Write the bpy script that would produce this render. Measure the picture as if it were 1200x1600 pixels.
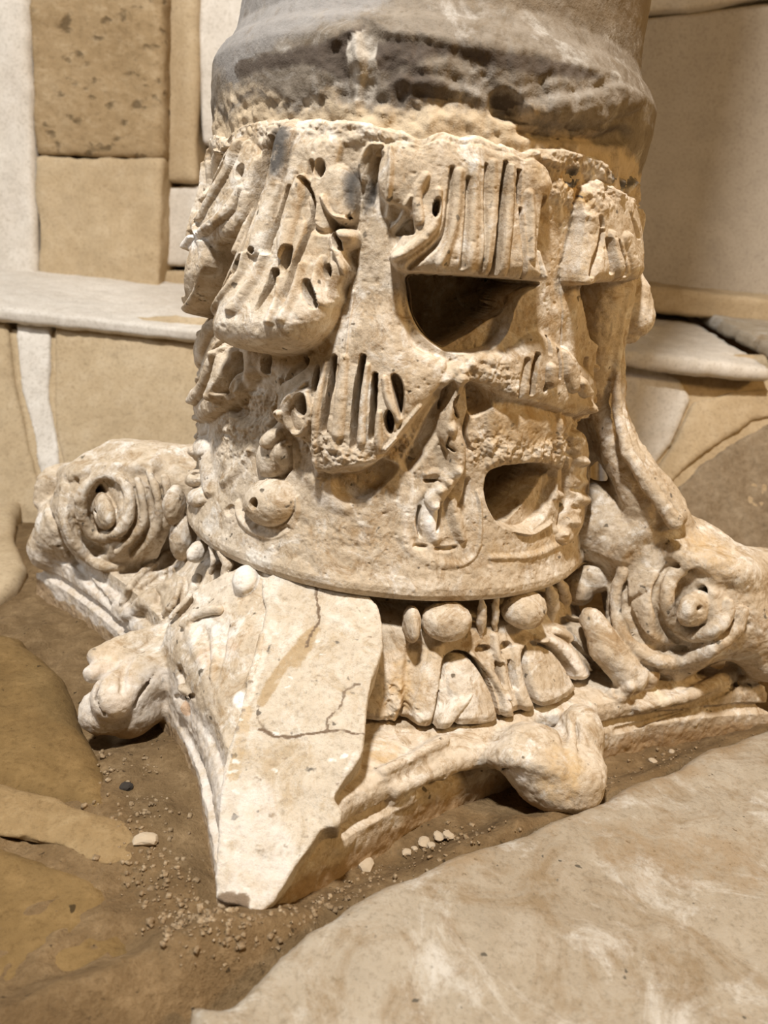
import bpy, math, time
import numpy as np
from mathutils import Matrix, Vector

_t0 = time.time()
SC = bpy.context.scene
COL = SC.collection
for o in list(bpy.data.objects):
    bpy.data.objects.remove(o)

# ------------------------------------------------------------------ camera
# the column axis is the world z axis, z = 0 is the underside of the abacus
F_PX = 1200.0
PITCH, ROLL, YAW, CAM_D, CAM_H = 0.286, -0.111, -0.004, 0.957, 0.476


def camera_axes():
    cy, sy = math.cos(YAW), math.sin(YAW)
    fwd = np.array([sy * math.cos(PITCH), cy * math.cos(PITCH), -math.sin(PITCH)])
    right = np.array([cy, -sy, 0.0])
    up = np.cross(right, fwd)
    r2 = math.cos(ROLL) * right - math.sin(ROLL) * up
    u2 = math.sin(ROLL) * right + math.cos(ROLL) * up
    return np.array([0.0, -CAM_D, CAM_H]), r2, u2, fwd


CAM, CR, CU, CF = camera_axes()
cam_data = bpy.data.cameras.new('camera')
cam_data.sensor_fit = 'HORIZONTAL'
cam_data.sensor_width = 36.0
cam_data.lens = 36.0 * F_PX / 1200.0
cam_data.clip_start = 0.02
cam_data.clip_end = 60
cam_data.dof.use_dof = True
cam_data.dof.focus_distance = 0.76
cam_data.dof.aperture_fstop = 8.0
cam_ob = bpy.data.objects.new('camera', cam_data)
cam_ob.matrix_world = Matrix(((CR[0], CU[0], -CF[0], CAM[0]), (CR[1], CU[1], -CF[1], CAM[1]),
                              (CR[2], CU[2], -CF[2], CAM[2]), (0, 0, 0, 1)))
COL.objects.link(cam_ob)
SC.camera = cam_ob

# ------------------------------------------------------------------ light
world = bpy.data.worlds.new('crypt_light')
SC.world = world
world.use_nodes = True
world.node_tree.nodes['Background'].inputs[0].default_value = (1.0, 0.72, 0.42, 1)
world.node_tree.nodes['Background'].inputs[1].default_value = 0.065


def area(name, loc, target, size, power, color):
    l = bpy.data.lights.new(name, 'AREA')
    l.shape = 'DISK'
    l.size = size
    l.energy = power
    l.color = color
    o = bpy.data.objects.new(name, l)
    o.location = loc
    d = Vector(target) - Vector(loc)
    o.rotation_euler = d.to_track_quat('-Z', 'Y').to_euler()
    COL.objects.link(o)
    return o


area('white_spot', (-0.36, -1.2, 2.55), (0, 0, 0.3), 0.20, 104, (1.0, 0.965, 0.92))
area('left_cool_fill', (-2.3, -0.75, 1.25), (0, 0, 0.3), 0.7, 18, (0.93, 0.96, 1.0))  # added cool fill from an unseen source, whitens the left faces
area('warm_lamp', (1.7, -0.9, 1.3), (0, 0, 0.3), 0.4, 17, (1.0, 0.64, 0.27))

SC.view_settings.view_transform = 'Standard'
SC.view_settings.look = 'None'
SC.view_settings.exposure = 0.06
SC.view_settings.gamma = 1.0
SC.view_settings.use_curve_mapping = False


# ------------------------------------------------------------------ projection helpers
def ray(px, py):
    d = CF + CR * ((px - 600.0) / F_PX) - CU * ((py - 800.0) / F_PX)
    return d / np.linalg.norm(d)


def on_z(px, py, z):
    d = ray(px, py)
    return CAM + d * ((z - CAM[2]) / d[2])


def on_plane(px, py, p0, n):
    d = ray(px, py)
    p0 = np.asarray(p0, float)
    n = np.asarray(n, float)
    return CAM + d * (((p0 - CAM) @ n) / (d @ n))


def to_px(P):
    d = P - CAM
    z = d @ CF
    return 600 + F_PX * (d @ CR) / z, 800 - F_PX * (d @ CU) / z


def crop(x0, y0, s=2.857):
    return lambda pts: [(x0 + p[0] / s, y0 + p[1] / s) + tuple(p[2:]) for p in pts]


def smooth_line(pts, n=5, closed=False):
    """Catmull-Rom through the points (any number of columns)."""
    P = np.asarray(pts, float)
    if len(P) < 3:
        return P
    if closed:
        Q = np.vstack([P[-1], P, P[0], P[1]])
    else:
        Q = np.vstack([2 * P[0] - P[1], P, 2 * P[-1] - P[-2]])
    out = []
    m = len(Q) - 3
    for i in range(m):
        a, b, c, d = Q[i:i + 4]
        for t in np.linspace(0, 1, n, endpoint=False):
            out.append(0.5 * (2 * b + (c - a) * t + (2 * a - 5 * b + 4 * c - d) * t * t + (3 * b - a - 3 * c + d) * t ** 3))
    if not closed:
        out.append(P[-1])
    return np.array(out)


# ------------------------------------------------------------------ noise
_rng = np.random.default_rng(7)
_LAT = _rng.random((64, 64, 64)).astype(np.float32) * 2 - 1


def vnoise(P, freq):
    q = P * freq
    i = np.floor(q).astype(np.int64)
    f = (q - i).astype(np.float32)
    f = f * f * (3 - 2 * f)
    i &= 63
    j = (i + 1) & 63
    x0, y0, z0 = i[..., 0], i[..., 1], i[..., 2]
    x1, y1, z1 = j[..., 0], j[..., 1], j[..., 2]
    fx, fy, fz = f[..., 0], f[..., 1], f[..., 2]
    a = _LAT[x0, y0, z0] * (1 - fx) + _LAT[x1, y0, z0] * fx
    b = _LAT[x0, y1, z0] * (1 - fx) + _LAT[x1, y1, z0] * fx
    c = _LAT[x0, y0, z1] * (1 - fx) + _LAT[x1, y0, z1] * fx
    d = _LAT[x0, y1, z1] * (1 - fx) + _LAT[x1, y1, z1] * fx
    return (a * (1 - fy) + b * fy) * (1 - fz) + (c * (1 - fy) + d * fy) * fz


def fbm(P, freq, octaves=4, gain=0.5):
    out = 0
    amp = 1.0
    for k in range(octaves):
        out = out + amp * vnoise(P + 3.7 * k, freq)
        freq *= 2.03
        amp *= gain
    return out


def sstep(a, b, x):
    t = np.clip((x - a) / (b - a), 0, 1)
    return t * t * (3 - 2 * t)


# ------------------------------------------------------------------ mesh output
def vertex_normals(V, Fq):
    a = V[Fq[:, 2]] - V[Fq[:, 0]]
    b = V[Fq[:, 3]] - V[Fq[:, 1]]
    n = np.cross(a, b)
    N = np.zeros_like(V)
    for k in range(4):
        for c in range(3):
            N[:, c] += np.bincount(Fq[:, k], weights=n[:, c], minlength=len(V))
    L = np.linalg.norm(N, axis=1)
    L[L == 0] = 1
    return N / L[:, None]


def quads_object(name, V, Fq, material, parent=None, normals=None, tint=None):
    """One mesh object from quads; only the vertices in use are kept."""
    used = np.zeros(len(V), bool)
    used[Fq.ravel()] = True
    idx = np.cumsum(used) - 1
    v = V[used].astype(np.float32)
    f = idx[Fq].astype(np.int32)
    me = bpy.data.meshes.new(name)
    me.vertices.add(len(v))
    me.vertices.foreach_set('co', v.ravel())
    me.loops.add(f.size)
    me.loops.foreach_set('vertex_index', f.ravel())
    me.polygons.add(len(f))
    me.polygons.foreach_set('loop_start', np.arange(0, f.size, 4, dtype=np.int32))
    me.polygons.foreach_set('use_smooth', np.ones(len(f), bool))
    me.update()
    if tint is not None:
        at = me.attributes.new('tint', 'FLOAT_COLOR', 'POINT')
        at.data.foreach_set('color', tint[used].astype(np.float32).ravel())
    if normals is not None:
        me.normals_split_custom_set_from_vertices(normals[used].astype(np.float32).tolist())
    me.materials.append(material)
    ob = bpy.data.objects.new(name, me)
    COL.objects.link(ob)
    if parent:
        ob.parent = parent
    return ob


def tag(o, label=None, cat=None, group=None, kind=None):
    if label:
        o['label'] = label
    if cat:
        o['category'] = cat
    if group:
        o['group'] = group
    if kind:
        o['kind'] = kind
    return o


def empty(name, loc=(0, 0, 0), parent=None):
    o = bpy.data.objects.new(name, None)
    o.empty_display_size = 0.05
    o.location = loc
    COL.objects.link(o)
    if parent:
        o.parent = parent
    return o


# ------------------------------------------------------------------ signed distance solids
def smin(a, b, k):
    if k <= 0:
        return np.minimum(a, b)
    h = np.clip(0.5 + 0.5 * (b - a) / k, 0, 1)
    return b * (1 - h) + a * h - k * h * (1 - h)


class Solid:
    """Shapes joined and cut one after the other, turned into quads by surface nets."""

    def __init__(self):
        self.p = []

    def put(self, fn, lo=None, hi=None, op='add', k=0.0, label=None):
        self.p.append((fn, None if lo is None else np.asarray(lo, float) - k - 0.004,
                       None if hi is None else np.asarray(hi, float) + k + 0.004, op, k, label))

    def chain(self, pts, rad, op='add', k=0.004, label=None, flat=None):
        """Rounded tapering rope through 3D points. flat = (axis, factor) squashes it along an axis."""
        P = np.asarray(pts, float)
        R = np.broadcast_to(np.asarray(rad, float), (len(P),)) if np.ndim(rad) else np.full(len(P), float(rad))

        def fn(Q):
            d = None
            for i in range(max(1, len(P) - 1)):
                a = P[i]
                b = P[min(i + 1, len(P) - 1)]
                ab = b - a
                L = ab @ ab
                t = np.clip(((Q - a) @ ab) / L, 0, 1) if L > 1e-12 else np.zeros(len(Q))
                e = Q - a - t[:, None] * ab
                if flat is not None:
                    ax, fac = flat
                    e = e + np.outer(e @ ax, ax) * (fac - 1)
                r = R[i] + (R[min(i + 1, len(P) - 1)] - R[i]) * t
                dd = np.linalg.norm(e, axis=1) - r
                d = dd if d is None else np.minimum(d, dd)
            return d
        m = R.max()
        self.put(fn, P.min(0) - m, P.max(0) + m, op, k, label)

    def blob(self, c, radii, axes=None, op='add', k=0.004, label=None, power=2.0):
        c = np.asarray(c, float)
        A = np.eye(3) if axes is None else np.asarray(axes, float)
        r = np.asarray(radii, float)

        def fn(Q):
            q = (Q - c) @ A.T / r
            k0 = (np.abs(q) ** power).sum(1) ** (1 / power)
            g = np.linalg.norm(q / r, axis=1) + 1e-9
            k0n = np.linalg.norm(q, axis=1) + 1e-9
            return (k0 - 1) * k0n / g * np.where(k0 > 0, 1, 1)
        ext = np.sqrt(((A * r[:, None]) ** 2).sum(0))
        self.put(fn, c - ext * 1.25, c + ext * 1.25, op, k, label)

    def box(self, c, half, axes=None, rnd=0.004, op='add', k=0.004, label=None):
        c = np.asarray(c, float)
        A = np.eye(3) if axes is None else np.asarray(axes, float)
        hf = np.asarray(half, float)

        def fn(Q):
            q = np.abs((Q - c) @ A.T) - hf + rnd
            return np.linalg.norm(np.maximum(q, 0), axis=1) + np.minimum(q.max(1), 0) - rnd
        ext = (np.abs(A) * hf[:, None]).sum(0)
        self.put(fn, c - ext, c + ext, op, k, label)

    def hull(self, planes, lo, hi, op='add', k=0.004, label=None, rnd=0.004):
        """Intersection of half spaces (point, outward normal), edges softened."""
        pl = [(np.asarray(p, float), np.asarray(n, float) / np.linalg.norm(n)) for p, n in planes]

        def fn(Q):
            d = None
            for p, n in pl:
                e = (Q - p) @ n
                d = e if d is None else -smin(-d, -e, rnd)
            return d
        self.put(fn, lo, hi, op, k, label)

    def value(self, Q, cull=True):
        d = np.full(len(Q), 0.5)
        lo, hi = Q.min(0), Q.max(0)
        for fn, a, b, op, k, lab in self.p:
            if a is not None:
                if cull and ((lo > b).any() or (hi < a).any()):
                    continue
                m = ((Q > a) & (Q < b)).all(1)
                if not m.any():
                    continue
                if m.mean() > 0.7:
                    m = slice(None)
            else:
                m = slice(None)
            e = fn(Q[m])
            if op == 'add':
                d[m] = smin(d[m], e, k)
            else:
                d[m] = -smin(-d[m], e, k)
        return d

    def coarse(self, Q, margin):
        """Upper and lower estimate used to skip empty blocks."""
        d = np.full(len(Q), 0.5)
        near = np.zeros(len(Q), bool)
        for fn, a, b, op, k, lab in self.p:
            if a is not None:
                m = ((Q > a - margin) & (Q < b + margin)).all(1)
                if not m.any():
                    continue
            else:
                m = np.ones(len(Q), bool)
            e = fn(Q[m])
            if op == 'add':
                d[m] = np.minimum(d[m], e)
            near[np.nonzero(m)[0][np.abs(e) < margin]] = True
        return d, near

    def labels(self, V):
        best = np.full(len(V), 1e9)
        lab = np.full(len(V), -1)
        names = []
        for fn, a, b, op, k, l in self.p:
            if op != 'add':
                continue
            if l not in names:
                names.append(l)
            m = np.ones(len(V), bool) if a is None else ((V > a) & (V < b)).all(1)
            if not m.any():
                continue
            e = fn(V[m])
            ii = np.nonzero(m)[0]
            w = e < best[ii]
            best[ii[w]] = e[w]
            lab[ii[w]] = names.index(l)
        return lab, names

    def trace(self, px, py, tmax=2.0, off=0.0):
        d = ray(px, py)
        t = 0.25
        for _ in range(160):
            p = CAM + d * t
            v = self.value(p[None])[0] - off
            if abs(v) < 2e-4:
                return p
            t += max(v * 0.7, -0.01) if v > 0 else v * 0.7
            if t > tmax:
                break
        return None

    def mesh(self, lo, hi, h, n=16):
        lo = np.asarray(lo, float)
        nb = np.ceil((np.asarray(hi, float) - lo) / (h * n)).astype(int)
        gi = np.stack(np.meshgrid(*[np.arange(m) for m in nb], indexing='ij'), -1).reshape(-1, 3)
        ctr = lo + (gi + 0.5) * h * n
        half = h * n * 0.5 * math.sqrt(3) * 1.15 + 0.006
        _, near = self.coarse(ctr, half)
        near &= self.value(ctr, cull=False) > -(half * 1.5 + 0.012)
        BL = lo + gi * n * h
        full = list(self.p)
        hit = np.ones((len(gi), len(full)), bool)
        for q, pr in enumerate(full):
            if pr[1] is not None:
                hit[:, q] = (BL < pr[2]).all(1) & (BL + n * h > pr[1]).all(1)
        near &= hit.any(1)
        NI = nb * n + 3
        Vs, Ids, Fs = [], [], []
        loc = np.stack(np.meshgrid(*[np.arange(n + 1)] * 3, indexing='ij'), -1).reshape(-1, 3)
        for gk in np.nonzero(near)[0]:
            g = gi[gk]
            P = lo + (g * n + loc) * h
            self.p = [full[q] for q in np.nonzero(hit[gk])[0]]
            D = self.value(P).reshape(n + 1, n + 1, n + 1)
            S = D < 0
            if S.all() or not S.any():
                continue
            cnt = np.zeros((n, n, n), int)
            for dx in (0, 1):
                for dy in (0, 1):
                    for dz in (0, 1):
                        cnt += S[dx:n + dx, dy:n + dy, dz:n + dz]
            cell = np.argwhere((cnt > 0) & (cnt < 8))
            acc = np.zeros((len(cell), 3))
            wsum = np.zeros(len(cell))
            for ax in range(3):
                o1, o2 = [k for k in range(3) if k != ax]
                for u in (0, 1):
                    for v in (0, 1):
                        a = cell.copy()
                        a[:, o1] += u
                        a[:, o2] += v
                        b = a.copy()
                        b[:, ax] += 1
                        da = D[a[:, 0], a[:, 1], a[:, 2]]
                        db = D[b[:, 0], b[:, 1], b[:, 2]]
                        m = (da < 0) != (db < 0)
                        t = np.where(m, da / np.where(m, da - db, 1), 0)
                        q = a.astype(float)
                        q[:, ax] += t
                        acc[m] += q[m]
                        wsum[m] += 1
            Vs.append(lo + (g * n + acc / wsum[:, None]) * h)
            G = cell + g * n + 1
            Ids.append((G[:, 0] * NI[1] + G[:, 1]) * NI[2] + G[:, 2])
            for ax in range(3):
                o1, o2 = (ax + 1) % 3, (ax + 2) % 3
                A = S[:n, :n, :n]
                sl = [slice(0, n)] * 3
                sl[ax] = slice(1, n + 1)
                B = S[tuple(sl)]
                for flip, M in ((False, A & ~B), (True, ~A & B)):
                    e = np.argwhere(M)
                    if not len(e):
                        continue
                    e = e + g * n + 1
                    q = []
                    for u, v in ((-1, -1), (0, -1), (0, 0), (-1, 0)):
                        c = e.copy()
                        c[:, o1] += u
                        c[:, o2] += v
                        q.append((c[:, 0] * NI[1] + c[:, 1]) * NI[2] + c[:, 2])
                    q = np.stack(q, 1)
                    Fs.append(q[:, ::-1] if flip else q)
        self.p = full
        V = np.concatenate(Vs)
        ids = np.concatenate(Ids)
        Fq = np.concatenate(Fs)
        o = np.argsort(ids)
        ids = ids[o]
        V = V[o]
        pos = np.searchsorted(ids, Fq)
        pos = np.minimum(pos, len(ids) - 1)
        ok = (ids[pos] == Fq).all(1)
        return V, pos[ok]


# ------------------------------------------------------------------ materials
def stone(name, dark, mid, light, scale=9.0, bump=0.35, fine=160.0, pits=0.0, rough=0.9, tint=False, streak=None, speck=0.0, patch=0.0):
    m = bpy.data.materials.new(name)
    m.use_nodes = True
    nt = m.node_tree
    N, L = nt.nodes, nt.links
    bs = N['Principled BSDF']
    bs.inputs['Roughness'].default_value = rough
    bs.inputs['Specular IOR Level'].default_value = 0.18
    tc = N.new('ShaderNodeTexCoord')
    src = tc.outputs['Object']
    if streak:
        mp = N.new('ShaderNodeMapping')
        mp.inputs['Scale'].default_value = streak
        L.new(src, mp.inputs['Vector'])
        src = mp.outputs[0]

    def noise(sc, det, ro, dist=0.0):
        n = N.new('ShaderNodeTexNoise')
        n.inputs['Scale'].default_value = sc
        n.inputs['Detail'].default_value = det
        n.inputs['Roughness'].default_value = ro
        n.inputs['Distortion'].default_value = dist
        L.new(src, n.inputs['Vector'])
        return n.outputs['Fac']

    def ramp(fac, stops):
        r = N.new('ShaderNodeValToRGB')
        e = r.color_ramp.elements
        while len(e) < len(stops):
            e.new(0.5)
        for k, (p, c) in enumerate(stops):
            e[k].position = p
            e[k].color = (*c, 1) if len(c) == 3 else c
        L.new(fac, r.inputs[0])
        return r.outputs['Color']

    def mix(fac, a, b, mode='MIX'):
        x = N.new('ShaderNodeMix')
        x.data_type = 'RGBA'
        x.blend_type = mode
        if isinstance(fac, float):
            x.inputs[0].default_value = fac
        else:
            L.new(fac, x.inputs[0])
        for s, v in ((6, a), (7, b)):
            if isinstance(v, tuple):
                x.inputs[s].default_value = (*v, 1)
            else:
                L.new(v, x.inputs[s])
        return x.outputs[2]

    def math_(op, a, b):
        x = N.new('ShaderNodeMath')
        x.operation = op
        for k, v in enumerate((a, b)):
            if isinstance(v, (int, float)):
                x.inputs[k].default_value = v
            else:
                L.new(v, x.inputs[k])
        return x.outputs[0]

    n1 = noise(scale, 7, 0.62, 0.4)
    col = ramp(n1, [(0.30, dark), (0.5, mid), (0.70, light)])
    n2 = noise(scale * 6.5, 6, 0.7)
    col = mix(0.55, col, ramp(n2, [(0.3, tuple(c * 0.8 for c in mid)), (0.5, mid), (0.72, light)]))
    if patch:
        npt = noise(scale * 2.3, 8, 0.72, 0.9)
        col = mix(ramp(npt, [(0.52, (0, 0, 0)), (0.62, (patch, patch, patch))]), col, tuple(min(0.8, c * 0.55 + g_) for c, g_ in zip(light, (0.34, 0.335, 0.32))))
        npb = noise(scale * 3.1, 8, 0.75, 1.2)
        col = mix(ramp(npb, [(0.51, (0, 0, 0)), (0.64, (patch, patch, patch))]), col, tuple(c * k for c, k in zip(dark, (0.85, 0.74, 0.55))))
    n3 = noise(fine, 4, 0.75)
    g = ramp(n3, [(0.3, (0.60, 0.57, 0.52)), (0.5, (1, 1, 1)), (0.75, (1.0, 1.0, 1.0))])
    col = mix(0.7, col, g, 'MULTIPLY')
    hgt = math_('ADD', math_('MULTIPLY', n3, 0.55), math_('MULTIPLY', n2, 0.9))
    if speck > 0:
        n5 = noise(fine * 0.55, 2, 0.5)
        sp = ramp(n5, [(0.72 - speck, (0, 0, 0)), (0.76 - speck * 0.6, (1, 1, 1))])
        col = mix(sp, col, tuple(c * 0.30 for c in mid))
    if pits > 0:
        v = N.new('ShaderNodeTexNoise')
        v.inputs['Scale'].default_value = scale * 5
        v.inputs['Detail'].default_value = 3
        L.new(src, v.inputs['Vector'])
        pt = ramp(v.outputs['Fac'], [(0.30, (1, 1, 1)), (0.40, (0, 0, 0))])
        col = mix(math_('MULTIPLY', pt, pits), col, tuple(c * 0.35 for c in dark))
        hgt = math_('SUBTRACT', hgt, math_('MULTIPLY', pt, 1.2))
    if tint:
        a = N.new('ShaderNodeAttribute')
        a.attribute_name = 'tint'
        n4 = noise(55, 5, 0.75)
        w = math_('MULTIPLY', a.outputs['Alpha'], 1.0)
        brk = N.new('ShaderNodeMapRange')
        brk.inputs[1].default_value = 0.38
        brk.inputs[2].default_value = 0.62
        L.new(math_('ADD', n4, math_('MULTIPLY', math_('SUBTRACT', w, 0.5), 0.45)), brk.inputs[0])
        fac = math_('MULTIPLY', w, brk.outputs[0])
        col = mix(fac, col, mix(0.35, a.outputs['Color'], mix(1.0, a.outputs['Color'], g, 'MULTIPLY')))
    L.new(col, bs.inputs['Base Color'])
    b = N.new('ShaderNodeBump')
    b.inputs['Strength'].default_value = bump
    b.inputs['Distance'].default_value = 0.004
    L.new(hgt, b.inputs['Height'])
    L.new(b.outputs[0], bs.inputs['Normal'])
    return m


LIME = stone('carved_limestone', (0.33, 0.245, 0.155), (0.52, 0.425, 0.31), (0.70, 0.635, 0.545), tint=True, bump=0.45, speck=0.03, patch=0.75)
SHAFT = stone('column_marble', (0.139, 0.109, 0.076), (0.206, 0.172, 0.133), (0.292, 0.255, 0.209), tint=True, scale=6, bump=0.5, patch=0.5)
MORTAR = stone('pale_mortar', (0.42, 0.345, 0.25), (0.54, 0.465, 0.365), (0.64, 0.58, 0.49), scale=7, bump=0.8, speck=0.035, patch=0.55, tint=True)
SLAB = stone('pale_floor_stone', (0.240, 0.181, 0.116), (0.333, 0.279, 0.206), (0.426, 0.375, 0.302), scale=4, bump=0.6, fine=200, patch=0.6, speck=0.012, tint=True)
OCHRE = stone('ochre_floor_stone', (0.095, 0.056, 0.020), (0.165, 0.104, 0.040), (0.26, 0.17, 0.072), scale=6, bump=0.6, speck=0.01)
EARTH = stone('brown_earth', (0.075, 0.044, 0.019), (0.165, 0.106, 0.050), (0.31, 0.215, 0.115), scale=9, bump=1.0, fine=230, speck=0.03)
PITTED = stone('pitted_brown_stone', (0.20, 0.13, 0.06), (0.31, 0.22, 0.12), (0.46, 0.36, 0.23), scale=5.5, bump=0.6, pits=0.7, fine=90, streak=(1, 1, 1.4))
TAN = stone('tan_stone', (0.33, 0.235, 0.13), (0.43, 0.33, 0.205), (0.52, 0.42, 0.29), scale=4, bump=0.3)
GREY = stone('pale_grey_stone', (0.50, 0.44, 0.37), (0.60, 0.55, 0.48), (0.72, 0.68, 0.62), scale=4, bump=0.25)
PLASTER = stone('grey_plaster', (0.38, 0.325, 0.26), (0.44, 0.385, 0.315), (0.50, 0.445, 0.375), scale=2.5, bump=0.15)
DARKST = stone('dark_brown_stone', (0.15, 0.11, 0.065), (0.24, 0.18, 0.115), (0.36, 0.29, 0.20), scale=12, bump=0.7, fine=120)


# ------------------------------------------------------------------ the carved bell of the capital
class Relief:
    """A body of revolution with a carved height (along the radius) on a fine grid."""

    def __init__(self, prof, step, front=math.radians(100), back_cols=90, fine_below=None):
        P = np.asarray(prof, float)
        seg = np.r_[0, np.cumsum(np.linalg.norm(np.diff(P, axis=0), axis=1))]
        s = np.linspace(0, seg[-1], int(seg[-1] / step) + 1)
        if fine_below is not None:
            z = np.interp(s, seg, P[:, 1])
            s = np.r_[s[z > fine_below][::24], s[z <= fine_below]]
        self.r0 = np.interp(s, seg, P[:, 0])
        self.z0 = np.interp(s, seg, P[:, 1])
        nf = int(2 * front * 0.25 / step)
        self.th = np.r_[np.linspace(-front, front, nf), np.linspace(front, 2 * math.pi - front, back_cols + 2)[1:-1]]
        self.TH, self.R0 = np.meshgrid(self.th, self.r0)
        self.Z = np.meshgrid(self.th, self.z0)[1]
        self.w = None
        self.h = np.zeros_like(self.TH)
        self.lab = np.zeros(self.TH.shape, int)
        self.tint = np.zeros(self.TH.shape + (4,))
        self.cache = {}

    def pts(self, off):
        r = self.R0 + off
        return np.stack([r * np.sin(self.TH), -r * np.cos(self.TH), self.Z], -1)

    def px(self, off):
        key = round(off * 500)
        if key not in self.cache:
            P = self.pts(key / 500)
            X, Y = to_px(P)
            N = np.stack([np.sin(self.TH), -np.cos(self.TH), 0 * self.TH], -1)
            vis = ((CAM - P) * N).sum(-1) > 0.0
            X[~vis] = -9999
            self.cache[key] = (X, Y)
        return self.cache[key]

    def sel(self, box, off):
        X, Y = self.px(off)
        m = np.nonzero((X > box[0]) & (X < box[2]) & (Y > box[1]) & (Y < box[3]))
        return m, X[m], Y[m]

    def d_line(self, L, x, y):
        """distance to a polyline with a width per point (third column); returns distance / width"""
        best = np.full(len(x), 1e9)
        for a, b in zip(L[:-1], L[1:]):
            ax, ay, bx, by = b[0] - a[0], b[1] - a[1], x - a[0], y - a[1]
            q = ax * ax + ay * ay
            t = np.clip((bx * ax + by * ay) / q, 0, 1) if q > 0 else 0 * x
            w = a[2] + (b[2] - a[2]) * t
            best = np.minimum(best, np.hypot(bx - ax * t, by - ay * t) / np.maximum(w, 0.1))
        return best

    def d_poly(self, L, x, y):
        """signed distance to a polygon in pixels, positive inside"""
        best = np.full(len(x), 1e9)
        ins = np.zeros(len(x), bool)
        for a, b in zip(L, np.roll(L, -1, 0)):
            ex, ey, wx, wy = b[0] - a[0], b[1] - a[1], x - a[0], y - a[1]
            q = ex * ex + ey * ey + 1e-9
            t = np.clip((wx * ex + wy * ey) / q, 0, 1)
            best = np.minimum(best, np.hypot(wx - ex * t, wy - ey * t))
            c = ((a[1] > y) != (b[1] > y)) & (x < (b[0] - a[0]) * (y - a[1]) / (b[1] - a[1] + 1e-12) + a[0])
            ins ^= c
        return np.where(ins, best, -best)

    def _poly(self, pts, off, pad):
        L = smooth_line(pts, 4, True)
        box = (L[:, 0].min() - pad, L[:, 1].min() - pad, L[:, 0].max() + pad, L[:, 1].max() + pad)
        m, x, y = self.sel(box, off)
        return m, x, y, self.d_poly(L, x, y)

    def mass(self, pts, levels, off, rnd=40, edge=3, lab=None, floor=0.35):
        """a leaf: raised to a level (mm, by image row), rounded off towards its rim"""
        m, x, y, d = self._poly(pts, off / 1e3, edge + 2)
        lv = np.interp(y, [a for a, b in levels], [b for a, b in levels]) / 1e3
        prof = floor + (1 - floor) * np.sqrt(1 - (1 - np.clip(d / rnd, 0, 1)) ** 2)
        k = sstep(-edge, edge, d)
        self.h[m] = np.where(k > 0, np.maximum(self.h[m], self.h[m] * (1 - k) + lv * prof * k), self.h[m])
        if lab is not None:
            self.lab[m[0][d > 0], m[1][d > 0]] = lab

    def hole(self, pts, level, off, edge=3, ramp=None):
        m, x, y, d = self._poly(pts, off / 1e3, edge + 2)
        k = sstep(-edge * 0.3, edge, d)
        lv = level / 1e3
        if ramp is not None:
            (x0, y0, h0), (x1, y1, h1) = ramp
            t = np.clip(((x - x0) * (x1 - x0) + (y - y0) * (y1 - y0)) / ((x1 - x0) ** 2 + (y1 - y0) ** 2), 0, 1)
            lv = (h0 + (h1 - h0) * t) / 1e3
        self.h[m] += k * (np.minimum(lv, self.h[m]) - self.h[m])

    def dig(self, pts, depth, off, edge=6):
        m, x, y, d = self._poly(pts, off / 1e3, edge + 2)
        self.h[m] -= sstep(-edge * 0.5, edge, d) * depth / 1e3

    def line(self, pts, height, off, prof='round', lab=None):
        """ridge (height > 0) or groove (height < 0) along points (x, y, half width), in mm"""
        L = smooth_line(pts, 6)
        w = L[:, 2].max() + 2
        m, x, y = self.sel((L[:, 0].min() - w, L[:, 1].min() - w, L[:, 0].max() + w, L[:, 1].max() + w), off / 1e3)
        q = self.d_line(L, x, y)
        if prof == 'round':
            p = np.sqrt(np.clip(1 - q * q, 0, 1))
        elif prof == 'slot':
            p = 1 - sstep(0.55, 1.0, q)
        else:
            p = np.clip(1 - q * q, 0, 1) ** 2
        self.h[m] += p * height / 1e3
        if lab is not None:
            self.lab[m[0][q < 1], m[1][q < 1]] = lab

    def lump(self, x0, y0, rx, ry, rot, height, off, prof='round', lab=None, to=None):
        R = max(rx, ry) + 2
        m, x, y = self.sel((x0 - R, y0 - R, x0 + R, y0 + R), off / 1e3)
        c, s = math.cos(math.radians(rot)), math.sin(math.radians(rot))
        u = ((x - x0) * c + (y - y0) * s) / rx
        v = (-(x - x0) * s + (y - y0) * c) / ry
        q = np.hypot(u, v)
        p = np.sqrt(np.clip(1 - q * q, 0, 1)) if prof == 'round' else (1 - sstep(0.6, 1.0, q) if prof == 'slot' else np.clip(1 - q * q, 0, 1) ** 2)
        if to is not None:
            self.h[m] += np.where(q < 1, 1 - sstep(0.7, 1, q), 0) * (np.minimum(self.h[m], to / 1e3) - self.h[m])
        else:
            self.h[m] += p * height / 1e3
        if lab is not None:
            self.lab[m[0][q < 1], m[1][q < 1]] = lab

    def rough(self, pts, amp, off, freq=90, edge=12, octaves=4):
        m, x, y, d = self._poly(pts, off / 1e3, edge + 2)
        P = self.pts(0)[m]
        self.h[m] += sstep(-edge, edge, d) * fbm(P, freq, octaves, 0.6) * amp / 1e3

    def paint(self, pts, color, weight, off, edge=14):
        m, x, y, d = self._poly(pts, off / 1e3, edge + 2)
        k = sstep(-edge, edge, d) * weight
        t = self.tint[m]
        new = np.concatenate([np.broadcast_to(np.array(color), t[:, :3].shape), np.maximum(t[:, 3:], k[:, None])], 1)
        keep = (k > t[:, 3] * 0.5)[:, None]
        self.tint[m] = np.where(keep, new, t)


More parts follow.
